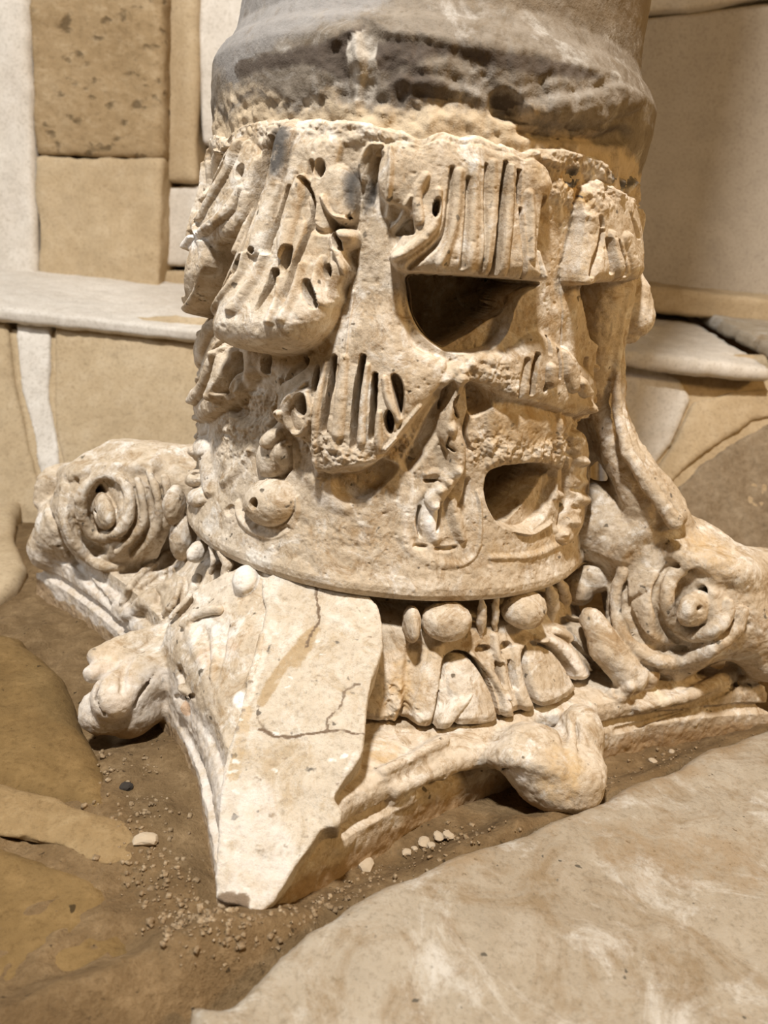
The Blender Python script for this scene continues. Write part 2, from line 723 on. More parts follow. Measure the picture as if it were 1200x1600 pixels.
T1, T2, T3, T4 = crop(240, 0), crop(620, 0), crop(240, 480), crop(620, 480)
B = Relief([(0.19, 0.613), (0.232, 0.612), (0.238, 0.606), (0.237, 0.59), (0.232, 0.55), (0.230, 0.48), (0.230, 0.38),
            (0.232, 0.30), (0.239, 0.24), (0.248, 0.205), (0.2525, 0.193), (0.2525, 0.186), (0.248, 0.179), (0.238, 0.1765), (0.19, 0.176)], 0.00092)
B.w = sstep(0.177, 0.186, B.Z) * (1 - sstep(0.604, 0.612, B.Z)) + (1 - sstep(0.177, 0.186, B.Z)) * 0
L_BELL, L_A, L_B, L_C, L_D, L_F, L_BUD, L_H, L_STALK, L_CURL, L_BEAD, L_G = range(12)

# --- broad leaf masses -------------------------------------------------------------
B.mass([(300, 190), (330, 188), (600, 190), (880, 225), (1020, 275), (1020, 300), (880, 262), (700, 228), (500, 226), (330, 232)], [(180, 3), (300, 4)], 3, rnd=14, edge=8)
# leaf between the two large upper leaves, running down to a broken tip
B.mass([(560, 300), (548, 420), (505, 520), (440, 590), (425, 640), (480, 700), (500, 738), (555, 742), (600, 715), (660, 640), (692, 600),
        (700, 565), (650, 545), (625, 480), (628, 430), (600, 340)], [(300, 3), (450, 7), (560, 14), (640, 21), (740, 27)], 14, rnd=55, edge=4, lab=L_F)
# lower right leaf: the bridge between the two sockets
B.mass([(672, 600), (700, 572), (740, 555), (800, 548), (850, 520), (905, 560), (940, 590), (940, 640), (905, 655), (860, 640), (800, 625), (770, 612), (735, 600), (700, 610)],
       [(520, 9), (600, 14), (650, 14)], 12, rnd=30, edge=8, lab=L_H, floor=0.2)
B.mass([(765, 625), (790, 640), (860, 645), (905, 650), (900, 735), (870, 728), (800, 728), (765, 735), (760, 690)], [(620, 6), (700, 5), (740, 7)], 6, rnd=24, edge=14, lab=L_H, floor=0.2)
# far left leaf
B.mass(T1([(225, 600), (190, 720), (140, 880), (110, 1050), (60, 1180), (45, 1260), (70, 1350), (115, 1425), (160, 1390), (190, 1330), (235, 1190), (250, 1090), (335, 1040), (390, 900), (395, 700), (310, 590)]),
       [(205, 7), (330, 24), (430, 43), (500, 44)], 30, rnd=38, edge=3, lab=L_B)
# left cluster under the far left leaf
B.mass([(300, 490), (290, 560), (276, 625), (300, 660), (335, 645), (372, 610), (356, 560), (340, 540), (325, 500)], [(480, 6), (640, 16)], 10, rnd=24, lab=L_G)
# main left leaf
B.mass([(398, 190), (380, 240), (368, 300), (346, 370), (331, 440), (329, 515), (342, 538), (380, 552), (425, 556), (465, 547), (500, 515), (512, 480), (505, 430), (500, 380), (498, 300), (505, 240), (500, 196)],
       [(190, 7), (250, 12), (330, 22), (420, 36), (470, 48), (505, 56), (530, 56), (556, 44)], 38, rnd=46, edge=3, lab=L_A, floor=0.35)
B.mass(T1([(640, 830), (700, 700), (770, 700), (860, 760), (905, 860), (895, 960), (840, 1010), (760, 950), (700, 960)]), [(230, 8), (350, 18)], 12, rnd=24, lab=L_A)
B.mass(T1([(760, 1060), (800, 1020), (860, 1015), (895, 1045), (890, 1090), (845, 1130), (868, 1190), (858, 1240), (828, 1290), (825, 1340), (790, 1378), (745, 1350), (740, 1250), (770, 1150)]),
       [(350, 20), (480, 30)], 22, rnd=20, lab=L_A, floor=0.5)
# main middle leaf above the large socket
B.mass([(596, 212), (588, 300), (640, 330), (622, 375), (606, 400), (628, 424), (700, 430), (770, 433), (850, 440), (848, 395), (862, 330), (880, 285), (866, 245), (820, 226), (700, 208)],
       [(205, 8), (300, 16), (380, 27), (440, 36)], 24, rnd=42, edge=2.5, lab=L_C, floor=0.5)
# right leaf
B.mass(T2([(890, 850), (850, 1050), (812, 1240), (835, 1275), (900, 1268), (1060, 1255), (1112, 1215), (1135, 1100), (1130, 950), (1110, 860), (1000, 800)]),
       [(280, 9), (380, 22), (445, 32)], 20, rnd=34, edge=2.5, lab=L_D, floor=0.45)

# --- hollows ----------------------------------------------------------------------
# large socket under the middle leaf
B.hole(T2([(45, 1225), (35, 1290), (60, 1400), (110, 1490), (200, 1560), (260, 1578), (340, 1578), (440, 1555), (510, 1480), (545, 1370), (585, 1310), (640, 1262), (420, 1240), (200, 1225)]),
       -16, 6, edge=3)
B.hole(T2([(50, 1225), (40, 1290), (65, 1400), (115, 1485), (205, 1548), (260, 1530), (350, 1490), (430, 1440), (510, 1400), (535, 1340), (585, 1300), (640, 1262), (420, 1240), (200, 1225)]),
       -95, 4, edge=3)
# lower socket
B.hole(T4([(432, 728), (400, 790), (408, 880), (448, 955), (490, 990), (560, 1005), (640, 975), (700, 890), (735, 735), (640, 698), (540, 706)]), -14, 4, edge=3)
B.hole(T4([(435, 730), (403, 795), (412, 880), (450, 950), (492, 982), (540, 955), (620, 878), (690, 780), (718, 722), (640, 700), (540, 708)]), -85, 2, edge=3)
# narrow socket under the right leaf
B.hole(T2([(848, 1272), (852, 1380), (870, 1485), (905, 1535), (965, 1562), (1003, 1545), (1008, 1400), (1008, 1258)]), -38, 4, edge=3)
# cavity low on the right, behind the stalk
B.hole(T4([(838, 510), (832, 580), (865, 640), (880, 700), (940, 735), (1000, 720), (1040, 640), (1030, 540), (960, 500)]), -22, 3, edge=8)
# hollows around the stalk
B.dig(T4([(185, 420), (120, 520), (60, 640), (20, 700), (60, 740), (130, 660), (190, 560), (215, 440)]), 11, 4, edge=9)
B.dig(T4([(322, 335), (380, 350), (425, 410), (415, 450), (350, 490), (325, 450)]), 17, 4, edge=6)
B.dig(T4([(205, 375), (240, 330), (262, 345), (235, 430), (200, 470)]), 12, 4, edge=4)
# broken tip of the leaf in the middle
B.dig(T3([(780, 760), (790, 850), (860, 892), (940, 880), (1010, 820), (1090, 735), (1010, 690), (900, 700)]), 9, 16, edge=5)
B.dig(T3([(380, 330), (440, 300), (520, 290), (560, 380), (480, 480), (420, 520), (360, 500), (310, 440)]), 7, 6, edge=10)

# holes drilled in the leaves
for x, y, rx, ry, rot, off in [(370, 1190, 19, 62, 12, 34), (450, 1120, 14, 16, 0, 32), (585, 1150, 24, 62, 8, 36), (700, 1312, 24, 74, -22, 40), (778, 1210, 16, 34, -8, 26),
                               (815, 1075, 20, 48, -20, 22), (385, 765, 18, 36, 0, 14), (265, 1290, 20, 46, 18, 26), (205, 915, 30, 34, 0, 16), (155, 1225, 26, 40, 0, 28),
                               (750, 755, 22, 45, 0, 8), (870, 970, 8, 8, 0, 14), (305, 640, 24, 30, 0, 8), (190, 1045, 16, 16, 0, 22)]:
    (a, b), = T1([(x, y)])
    B.lump(a, b, rx / 2.857, ry / 2.857, rot, 0, off / 1, to=-14, lab=None)
B.hole(T1([(525, 1195), (548, 1215), (535, 1290), (500, 1385), (492, 1370), (505, 1280), (512, 1210)]), 8, 40, edge=2)
for x, y, rx, ry, rot, off, to in [(180, 925, 17, 48, 10, 24, -6), (-60, 0, 1, 1, 0, 0, 0)]:
    (a, b), = T2([(x, y)])
    B.lump(a, b, rx / 2.857, ry / 2.857, rot, 0, off, to=to)
B.hole(T2([(-20, 1035), (60, 960), (78, 1000), (78, 1045), (20, 1048)]), -8, 18, edge=2)
for x, y, rx, ry, rot, off, to in [(492, 250, 26, 52, 8, 4, -30), (665, 240, 15, 26, 0, 8, -14), (735, 315, 13, 62, 2, 10, -12), (685, 430, 30, 55, 5, 10, -10),
                                   (1052, 515, 22, 60, -3, 18, -14), (340, 470, 34, 22, 30, 8, -10), (435, 880, 21, 27, 10, 24, -6), (120, 735, 15, 14, 0, 14, -4), (165, 750, 15, 15, 0, 14, -4),
                                   (330, 910, 26, 30, 40, 4, -4), (215, 678, 5, 7, 0, 4, -6)]:
    (a, b), = T3([(x, y)])
    B.lump(a, b, rx / 2.857, ry / 2.857, rot, 0, off, to=to)
# long slots between the leaf ribs
for pts, d, off in [([(803, 225, 14), (795, 350, 15), (780, 470, 14), (772, 548, 12)], 26, 14), ([(935, 222, 14), (918, 340, 16), (905, 480, 16), (900, 618, 13)], 30, 14),
                    ([(988, 305, 14), (985, 420, 15), (975, 585, 12)], 26, 16)]:
    B.line(T3(pts) if False else [(240 + a / 2.857, 480 + b / 2.857, w / 2.857) for a, b, w in pts], -d, off, 'slot')
B.hole(T3([(1060, 315), (1085, 302), (1112, 345), (1118, 430), (1105, 492), (1082, 420)]), -10, 17, edge=2.5)
B.hole(T3([(560, 330), (600, 270), (680, 222), (690, 260), (640, 305), (590, 332)]), -4, 10, edge=4)
for pts, d, off in [([(640, 215, 12), (615, 300, 14), (605, 385, 12)], 15, 14), ([(698, 140, 9), (690, 205, 9)], 12, 12), ([(675, 345, 8), (665, 372, 10)], 8, 14)]:
    B.line([(620 + a / 2.857, 480 + b / 2.857, w / 2.857) for a, b, w in pts], -d, off, 'slot')


def ridges(T, items):
    x0, y0 = T([(0, 0)])[0]
    for pts, hgt, off, prof in items:
        B.line([(x0 + a / 2.857, y0 + b / 2.857, w / 2.857) for a, b, w in pts], hgt, off, prof)


# flutes of the left leaf
ridges(T1, [([(470, 560, 22), (430, 780, 24), (405, 1000, 26), (390, 1120, 22)], 6, 18, 'round'),
            ([(455, 590, 12), (445, 800, 10), (440, 1000, 10), (440, 1130, 8)], -13, 18, 'soft'),
            ([(545, 570, 45), (525, 800, 45), (505, 1000, 40), (500, 1120, 32)], 6, 20, 'round'),
            ([(585, 830, 12), (560, 950, 12), (540, 1060, 14), (530, 1130, 14)], -15, 24, 'soft'),
            ([(650, 800, 30), (625, 900, 34), (610, 1040, 34), (615, 1140, 26)], 8, 22, 'round'),
            ([(485, 600, 10), (475, 760, 9), (470, 900, 8)], -9, 16, 'soft'),
            ([(640, 790, 14), (690, 900, 16), (680, 1060, 18), (650, 1200, 18), (640, 1330, 16)], -14, 26, 'soft'),
            ([(405, 1130, 16), (390, 1230, 20), (330, 1330, 24), (270, 1400, 20)], 6, 36, 'soft'),
            ([(470, 1130, 24), (440, 1260, 30), (390, 1380, 36)], 7, 40, 'soft'),
            ([(560, 1240, 20), (570, 1340, 26), (560, 1430, 30)], 7, 42, 'soft'),
            ([(650, 1180, 22), (640, 1300, 26), (610, 1420, 30)], 6, 40, 'soft'),
            ([(340, 1220, 10), (300, 1330, 14), (265, 1440, 12)], -7, 34, 'soft'),
            # far left leaf
            ([(215, 640, 12), (170, 800, 16), (135, 950, 16), (110, 1080, 14)], 6, 20, 'round'),
            ([(350, 620, 14), (330, 760, 18), (290, 880, 18), (250, 980, 18)], 6, 14, 'round'),
            ([(300, 700, 12), (255, 830, 14), (225, 900, 12)], -7, 14, 'soft'),
            ([(390, 840, 18), (350, 950, 22), (270, 1040, 20)], 6, 18, 'round'),
            ([(185, 950, 14), (200, 1010, 18), (240, 1060, 14)], 5, 22, 'soft'),
            ([(170, 1060, 14), (120, 1170, 18), (90, 1280, 18), (110, 1400, 14)], 7, 30, 'round'),
            ([(215, 1080, 12), (225, 1180, 14), (195, 1310, 14), (140, 1400, 12)], 7, 30, 'round'),
            ([(165, 1130, 22), (150, 1230, 30), (150, 1310, 22)], -12, 28, 'soft'),
            ([(95, 1200, 10), (90, 1300, 10)], -6, 30, 'soft'),
            # lobes on the right of the left leaf
            ([(700, 720, 14), (690, 860, 18), (710, 980, 20), (760, 1040, 20), (820, 1010, 16)], -6, 14, 'soft'),
            ([(760, 880, 16), (800, 960, 16), (870, 980, 14)], 5, 14, 'soft'),
            ([(830, 1040, 26), (870, 1050, 24)], 6, 24, 'round'),
            ([(800, 1110, 14), (830, 1160, 18), (850, 1210, 18)], 6, 28, 'round'),
            ([(745, 1150, 14), (735, 1240, 16), (760, 1330, 18), (790, 1360, 14)], 6, 30, 'round'),
            # arch between the leaves
            ([(930, 800, 16), (920, 720, 20), (960, 645, 20), (1020, 632, 18)], 5, 6, 'soft'),
            ([(960, 900, 26), (975, 780, 40), (1005, 690, 36)], -9, 6, 'soft'),
            ([(1060, 640, 18), (1060, 800, 20), (1040, 960, 20)], 5, 8, 'soft'),
            ([(895, 1300, 5), (880, 1450, 5), (870, 1590, 6)], 2, 6, 'round')])
# flutes of the middle leaf
ridges(T2, [([(516, 700, 10), (492, 850, 12), (455, 1050, 14), (425, 1228, 15)], -20, 24, 'slot'),
            ([(570, 745, 9), (560, 830, 10), (555, 905, 8)], -13, 22, 'slot'),
            ([(330, 790, 12), (315, 950, 14), (285, 1190, 18)], -5, 22, 'soft'),
            ([(255, 740, 14), (235, 900, 16), (200, 1060, 20), (60, 1190, 24)], -6.5, 22, 'soft'),
            ([(420, 720, 10), (405, 900, 10), (390, 1100, 10), (370, 1220, 10)], -4, 24, 'soft'),
            ([(290, 760, 28), (275, 900, 30), (240, 1060, 30), (190, 1180, 28)], 5, 22, 'soft'),
            ([(370, 720, 30), (350, 950, 36), (320, 1200, 36)], 4, 24, 'soft'),
            ([(455, 700, 26), (440, 900, 30), (400, 1100, 30), (390, 1225, 24)], 3, 24, 'soft'),
            ([(545, 720, 14), (520, 900, 22), (480, 1080, 26), (460, 1228, 26)], 6, 26, 'round'),
            ([(575, 930, 10), (570, 1060, 12), (565, 1240, 10)], -5, 28, 'soft'),
            ([(620, 860, 26), (615, 1000, 30), (600, 1150, 26)], 5, 26, 'soft'),
            ([(690, 880, 14), (670, 1000, 16), (645, 1110, 14)], -8, 24, 'soft'),
            ([(690, 1010, 16), (660, 1120, 16), (655, 1240, 16)], 6, 26, 'round'),
            ([(190, 850, 18), (170, 1000, 22), (90, 1090, 26), (-10, 1150, 22)], 7, 22, 'round'),
            ([(130, 780, 20), (90, 860, 26), (100, 980, 24)], 6, 20, 'round'),
            ([(60, 880, 16), (10, 970, 20), (-30, 1010, 14)], 5, 16, 'soft'),
            # right leaf
            ([(940, 1030, 12), (925, 1090, 14), (890, 1170, 16), (870, 1230, 12)], -9, 24, 'soft'),
            ([(965, 1070, 11), (962, 1130, 13), (955, 1215, 12)], -10, 26, 'soft'),
            ([(1010, 1080, 14), (1014, 1150, 18), (1020, 1225, 14)], -11, 28, 'soft'),
            ([(925, 970, 10), (925, 1010, 10)], -7, 20, 'soft'),
            ([(985, 1040, 14), (985, 1140, 18), (985, 1230, 14)], 5, 26, 'round'),
            ([(1060, 1060, 26), (1070, 1160, 28), (1065, 1230, 22)], 5, 28, 'round'),
            ([(1100, 960, 10), (1100, 1060, 12)], -6, 26, 'soft'),
            # upright between the sockets
            ([(747, 1240, 4), (746, 1400, 4), (744, 1590, 4)], -3, 4, 'soft'),
            ([(790, 1270, 36), (800, 1430, 40), (790, 1590, 44)], 4, 4, 'soft'),
            ([(1026, 1262, 20), (1026, 1420, 20), (1020, 1560, 24)], 8, 6, 'round')])
# lower left part
ridges(T3, [([(770, 250, 14), (750, 400, 16), (738, 560, 18), (730, 730, 16)], 6, 14, 'round'),
            ([(850, 230, 22), (845, 400, 26), (835, 560, 26)], 5, 14, 'round'),
            ([(955, 260, 12), (940, 420, 16), (935, 590, 18)], 5, 16, 'round'),
            ([(1030, 320, 14), (1045, 400, 16), (1095, 500, 14)], 5, 18, 'round'),
            ([(1010, 470, 14), (1005, 560, 18), (1020, 640, 16), (1080, 590, 14)], 5, 18, 'round'),
            ([(1190, 450, 16), (1120, 530, 16), (1040, 630, 16)], 5, 18, 'soft'),
            ([(705, 370, 14), (640, 400, 18), (610, 480, 18), (640, 560, 16), (700, 540, 14), (725, 450, 14), (705, 380, 12)], 7, 12, 'round'),
            ([(690, 340, 16), (620, 400, 22), (580, 470, 20)], 5, 10, 'soft'),
            ([(590, 470, 20), (550, 540, 34), (510, 590, 40)], 9, 12, 'round'),
            ([(540, 330, 20), (530, 430, 24), (500, 520, 20)], 6, 8, 'round'),
            ([(560, 400, 18), (545, 470, 20)], -8, 8, 'soft'),
            # flutes on the far left
            ([(240, 60, 16), (200, 200, 18), (160, 360, 18)], 10, 14, 'round'),
            ([(300, 170, 16), (255, 300, 18), (200, 420, 18)], 10, 12, 'round'),
            ([(270, 150, 8), (225, 290, 9), (180, 400, 10)], -12, 12, 'soft'),
            ([(185, 80, 10), (160, 200, 10), (135, 320, 11)], -12, 16, 'soft'),
            ([(320, 200, 26), (320, 300, 30), (290, 400, 24)], 10, 10, 'round'),
            ([(400, 200, 40), (400, 300, 34), (370, 380, 26)], 8, 10, 'soft'),
            ([(350, 210, 12), (350, 290, 14), (320, 380, 14)], -11, 10, 'soft'),
            ([(160, 340, 14), (110, 400, 24), (70, 440, 18)], 16, 10, 'round')])
# bud with its drilled hole, bracts and rim
B.lump(*T3([(512, 655)])[0], 27, 43, 20, 15, 12, lab=L_BUD)
B.lump(*T3([(585, 660)])[0], 14, 24, 0, 7, 12, lab=L_BUD)
B.lump(*T3([(490, 880)])[0], 40, 39, 0, 22, 14, lab=L_BUD)
B.lump(*T3([(435, 880)])[0], 7, 9, 10, 0, 24, to=4)
ridges(T3, [([(440, 990, 20), (510, 1018, 26), (580, 990, 20)], -4, 8, 'soft'),
            ([(490 + 138 * math.cos(t), 880 + 138 * math.sin(t), 14 + 22 * math.sin(t)) for t in (-0.2, 0.3, 0.8, 1.3, 1.8, 2.3, 2.8, 3.2)], 4.5, 8, 'soft'),
            ([(600, 620, 14), (600, 700, 16), (560, 760, 14)], -8, 8, 'soft'),
            ([(200, 440, 24), (190, 560, 30), (210, 700, 34), (230, 820, 34)], 6, 6, 'soft'),
            ([(300, 780, 30), (360, 720, 34), (420, 640, 24)], 4, 4, 'soft'),
            ([(690, 760, 46), (780, 850, 60), (850, 900, 50)], 4, 6, 'soft'),
            ([(700, 680, 20), (720, 760, 18)], 6, 14, 'round')])
for x, y, rx, ry, rot, hgt in [(130, 650, 50, 95, 10, 20), (150, 760, 36, 44, 0, 14), (170, 520, 38, 70, 0, 12), (165, 850, 40, 44, 20, 10), (180, 620, 30, 50, 0, 6)]:
    B.lump(*T3([(x, y)])[0], rx / 2.857, ry / 2.857, rot, hgt, 10, lab=L_G)
# lower right part: stalk, curl, beads
ridges(T4, [([(288, 325, 30), (250, 430, 24), (228, 500, 34), (240, 570, 50), (270, 640, 46), (265, 730, 40), (215, 810, 40), (170, 870, 40)], 11, 8, 'round'),
            ([(285, 400, 10), (265, 440, 12), (290, 500, 8)], -9, 14, 'soft'),
            ([(330, 470, 12), (310, 560, 12), (335, 640, 12)], -6, 6, 'soft'),
            ([(245, 590, 8), (240, 630, 9), (265, 650, 7)], -7, 18, 'soft'),
            
            ([(140, 760, 22), (190, 750, 26), (240, 790, 22)], 3, 12, 'soft'),
            ([(135, 790, 10), (200, 790, 10)], -5, 12, 'soft'),
            ([(120, 830, 30), (55, 910, 44), (30, 1000, 44), (70, 1090, 40), (180, 1150, 36), (300, 1155, 20), (365, 1110, 16), (385, 1000, 12), (385, 900, 10), (370, 830, 10)], 2.2, 6, 'soft'),
            ([(108, 905, 11), (98, 970, 13), (110, 1035, 10)], -9, 8, 'soft'),
            ([(205, 880, 9), (200, 960, 10), (190, 1010, 8)], -6, 12, 'soft'),
            ([(85, 1080, 14), (110, 1084, 17), (135, 1084, 14)], -5, 8, 'soft'),
            ([(185, 1092, 14), (230, 1092, 18), (270, 1084, 14)], -5, 6, 'soft'),
            ([(175, 900, 40), (165, 980, 50), (180, 1040, 36)], 5, 8, 'soft'),
            ([(250, 870, 30), (275, 960, 40), (300, 1040, 30)], 6, 6, 'soft'),
            ([(330, 780, 16), (320, 850, 18), (290, 900, 14)], -5, 8, 'soft'),
            ([(735, 480, 14), (735, 600, 14), (740, 720, 14), (735, 860, 14)], 4, 8, 'soft'),
            ([(760, 640, 10), (770, 800, 10), (740, 1000, 10)], -7, 6, 'soft'),
            ([(820, 590, 40), (835, 680, 40), (830, 780, 46), (830, 870, 46), (800, 960, 44), (770, 1030, 36)], 10, 8, 'round'),
            ([(700, 270, 20), (700, 340, 24)], 7, 16, 'round'), ([(790, 210, 26), (790, 300, 30), (800, 360, 24)], 7, 16, 'round'),
            ([(745, 200, 6), (740, 320, 6)], -6, 16, 'soft'), ([(840, 340, 28), (860, 380, 26)], 8, 18, 'round'),
            ([(960, 280, 24), (970, 360, 26), (950, 430, 22)], 8, 14, 'round'), ([(905, 240, 12), (900, 320, 12)], -8, 14, 'soft'),
            ([(600, 240, 16), (570, 340, 20), (560, 400, 16)], -5, 16, 'soft'),
            ([(490, 985, 8), (600, 1010, 12), (690, 960, 10)], 4, 2, 'soft'),
            
            ([(430, 1120, 20), (600, 1110, 24), (740, 1060, 20)], 2.5, 2, 'soft')])
for x, y, r, hgt in [(835, 690, 34, 8), (840, 780, 30, 5), (845, 860, 34, 7), (775, 850, 30, 5), (800, 960, 34, 6), (760, 1010, 28, 5), (850, 450, 46, 8), (250, 545, 34, 5), (280, 735, 32, 6), (200, 820, 30, 4),
                     (800, 660, 24, -5), (815, 900, 18, -5), (820, 820, 18, -5), (345, 260, 34, 3), (440, 240, 34, 3), (520, 380, 44, 4)]:
    B.lump(*T4([(x, y)])[0], r / 2.857, r / 2.857, 0, hgt, 12, 'soft')

# --- weathering -------------------------------------------------------------------
B.rough(T4([(420, 560), (560, 620), (720, 570), (860, 400), (930, 420), (900, 490), (740, 700), (600, 690), (430, 720), (330, 700), (330, 600)]), 3.2, 9, 110)
B.rough(T4([(260, 220), (480, 190), (560, 300), (540, 420), (400, 400), (260, 300)]), 2.2, 14, 130)
B.rough(T3([(620, 560), (760, 540), (1000, 640), (1100, 560), (1180, 600), (1160, 720), (1000, 700), (800, 720), (640, 640)]), 3.0, 14, 120)
B.rough(T3([(280, 420), (440, 360), (540, 420), (480, 560), (380, 700), (280, 640)]), 3.0, 6, 110)
B.rough(T3([(560, 980), (800, 940), (1150, 1000), (1180, 1100), (800, 1090), (600, 1060)]), 0.8, 2, 120)
B.rough(T2([(640, 640), (760, 700), (900, 640), (1120, 620), (1130, 900), (1000, 880), (860, 960), (740, 900)]), 5.0, 10, 60)
B.rough([(320, 185), (600, 190), (880, 225), (1020, 270), (1020, 310), (880, 250), (600, 215), (320, 215)], 3.0, 6, 70)
base = B.pts(0)
fade = B.w
B.h += (fbm(base, 28, 3) * 0.0018 + fbm(base + 5, 120, 3, 0.6) * 0.00045 + np.minimum(0, vnoise(base, 260) + 0.45) * 0.0022)

# the hidden far side repeats the leaves a quarter turn on
lim = math.radians(74)
fr = np.nonzero(np.abs(B.th) <= lim)[0]
for j, t in enumerate(B.th):
    tt = (t + math.pi) % (2 * math.pi) - math.pi
    if abs(tt) <= lim:
        continue
    q = tt
    while abs(q) > math.radians(60):
        q -= math.copysign(math.pi / 2, q)
    jj = fr[np.argmin(np.abs(B.th[fr] - q))]
    k = float(sstep(lim, lim + 0.09, abs(tt)))
    edge = fr[0] if tt < 0 else fr[-1]
    B.h[:, j] = B.h[:, jj] * k + B.h[:, edge] * (1 - k)
    B.lab[:, j] = 0
    B.tint[:, j] = B.tint[:, jj]

# stains with shapes of their own
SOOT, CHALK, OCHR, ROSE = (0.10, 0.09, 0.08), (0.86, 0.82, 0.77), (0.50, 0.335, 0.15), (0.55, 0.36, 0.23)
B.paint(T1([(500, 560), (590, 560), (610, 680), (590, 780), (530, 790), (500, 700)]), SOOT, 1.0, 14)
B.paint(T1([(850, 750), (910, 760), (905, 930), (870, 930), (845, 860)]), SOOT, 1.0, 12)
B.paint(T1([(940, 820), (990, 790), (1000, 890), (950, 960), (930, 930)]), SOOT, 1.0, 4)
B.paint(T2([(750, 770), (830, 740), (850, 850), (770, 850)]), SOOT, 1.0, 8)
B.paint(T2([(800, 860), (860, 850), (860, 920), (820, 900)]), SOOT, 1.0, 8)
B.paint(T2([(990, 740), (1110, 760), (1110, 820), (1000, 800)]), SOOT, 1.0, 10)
B.paint(T3([(190, 500), (240, 580), (230, 680), (250, 780), (190, 870), (170, 860), (200, 760), (190, 600)]), CHALK, 0.6, 8)
B.paint(T1([(260, 1070), (350, 1010), (340, 1090), (260, 1180)]), CHALK, 0.8, 2)
B.paint(T4([(130, 900), (200, 860), (210, 1000), (160, 1060), (130, 1000)]), CHALK, 0.9, 10)
B.paint(T4([(20, 920), (60, 900), (60, 1050), (20, 1050)]), CHALK, 0.6, 8)
B.paint(T3([(700, 780), (820, 850), (860, 950), (760, 930), (690, 850)]), CHALK, 0.55, 6)
B.paint(T3([(700, 640), (740, 680), (740, 750), (700, 740)]), CHALK, 0.7, 10)
B.paint(T4([(420, 450), (560, 420), (760, 460), (740, 620), (560, 650), (430, 630)]), OCHR, 0.5, 8)
B.paint(T4([(420, 1020), (560, 1050), (720, 990), (800, 1050), (760, 1120), (500, 1170), (400, 1120)]), OCHR, 0.45, 2)
B.paint(T2([(570, 760), (760, 720), (900, 900), (860, 1250), (760, 1560), (690, 1560), (700, 1200)]), OCHR, 0.45, 8)
B.paint(T3([(790, 740), (1000, 700), (1080, 740), (950, 870), (840, 870)]), OCHR, 0.45, 14)

P = B.pts(B.h * B.w)
P[..., 2] -= sstep(0.575, 0.606, B.Z) * np.clip(fbm(B.pts(0) * (1, 1, 0.2), 15, 4, 0.5) + 0.05, 0, 1.2) * 0.011      # broken, uneven upper rim
V = P.reshape(-1, 3)
nr, nc = B.TH.shape
ii = np.arange(nr * nc).reshape(nr, nc)
jn = np.roll(ii, -1, 1)
Fq = np.stack([ii[:-1], ii[1:], jn[1:], jn[:-1]], -1).reshape(-1, 4)
NRM = vertex_normals(V, Fq)
# outward check
if (NRM.reshape(nr, nc, 3)[nr // 2, nc // 4] @ np.array([math.sin(B.th[nc // 4]), -math.cos(B.th[nc // 4]), 0])) < 0:
    Fq = Fq[:, ::-1]
    NRM = -NRM
FL = B.lab[:-1].reshape(-1)
hq = (B.h * B.w).reshape(-1)[Fq].mean(1)
FL = np.where(hq < -0.045, 99, FL)          # the three deep hollows are open; cups behind them follow
CAPITAL = tag(empty('inverted_capital'), 'weathered carved stone capital with acanthus leaves and volutes, set upside down under the column', 'capital')
TINT = B.tint.reshape(-1, 4)
for lab, nm, lb in [(L_BELL, 'bell', None), (L_A, 'acanthus_leaf', 'upper acanthus leaf with a thick rounded tip'), (L_B, 'acanthus_leaf', 'acanthus leaf with pierced curling lobes'),
                    (L_C, 'acanthus_leaf', 'fluted acanthus leaf with its tip broken off flat over the dark hollow'), (L_D, 'acanthus_leaf', 'short acanthus leaf with worn tip over the narrow hollow'),
                    (L_F, 'acanthus_leaf', 'lower acanthus leaf with long drilled slots'), (L_H, 'acanthus_leaf', 'broken lower leaf between the two dark hollows'),
                    (L_G, 'leaf_cluster', None), (L_BUD, 'flower_bud', 'round bud with a drilled hole')]:
    sel = FL == lab
    if sel.any():
        o = quads_object(nm, V, Fq[sel], LIME, CAPITAL, NRM, TINT)
        if lb:
            o['label'] = lb


def hollow(px, depth, grow, shift):
    '''undercut cavity behind an opening of the bell: rings of the opening's outline going inwards'''
    L = smooth_line(px, 3, True)
    Pc = []
    for x, y in L:
        d = ray(x, y)
        a, b, c = d[0] ** 2 + d[1] ** 2, CAM[0] * d[0] + CAM[1] * d[1], CAM[0] ** 2 + CAM[1] ** 2 - 0.232 ** 2
        p = CAM + d * ((-b - math.sqrt(max(b * b - a * c, 0))) / a)
        Pc.append((math.atan2(p[0], -p[1]), p[2]))
    Pc = np.array(Pc)
    m = Pc.mean(0)
    rings = []
    for t in np.linspace(0, 1, 9):
        k = 1.03 + (grow - 1.03) * math.sin(min(1, t * 1.5) * math.pi / 2) - (0.55 * max(0, t - 0.7) / 0.3)
        r = 0.216 - depth * math.sin(t * math.pi / 2)
        th = m[0] + (Pc[:, 0] - m[0]) * k * 0.216 / r * 0.92 + shift * t
        z = m[1] + (Pc[:, 1] - m[1]) * k
        rings.append(np.stack([r * np.sin(th), -r * np.cos(th), z], 1))
    rings.append(np.repeat(rings[-1].mean(0)[None], len(L), 0))
    v = np.concatenate(rings)
    v[:, :] += (fbm(v, 40, 3) * 0.003)[:, None]
    n = len(L)
    f = [(i * n + j, i * n + (j + 1) % n, (i + 1) * n + (j + 1) % n, (i + 1) * n + j) for i in range(len(rings) - 1) for j in range(n)]
    quads_object('hollow', v, np.array(f), LIME, CAPITAL, None, np.zeros((len(v), 4)))


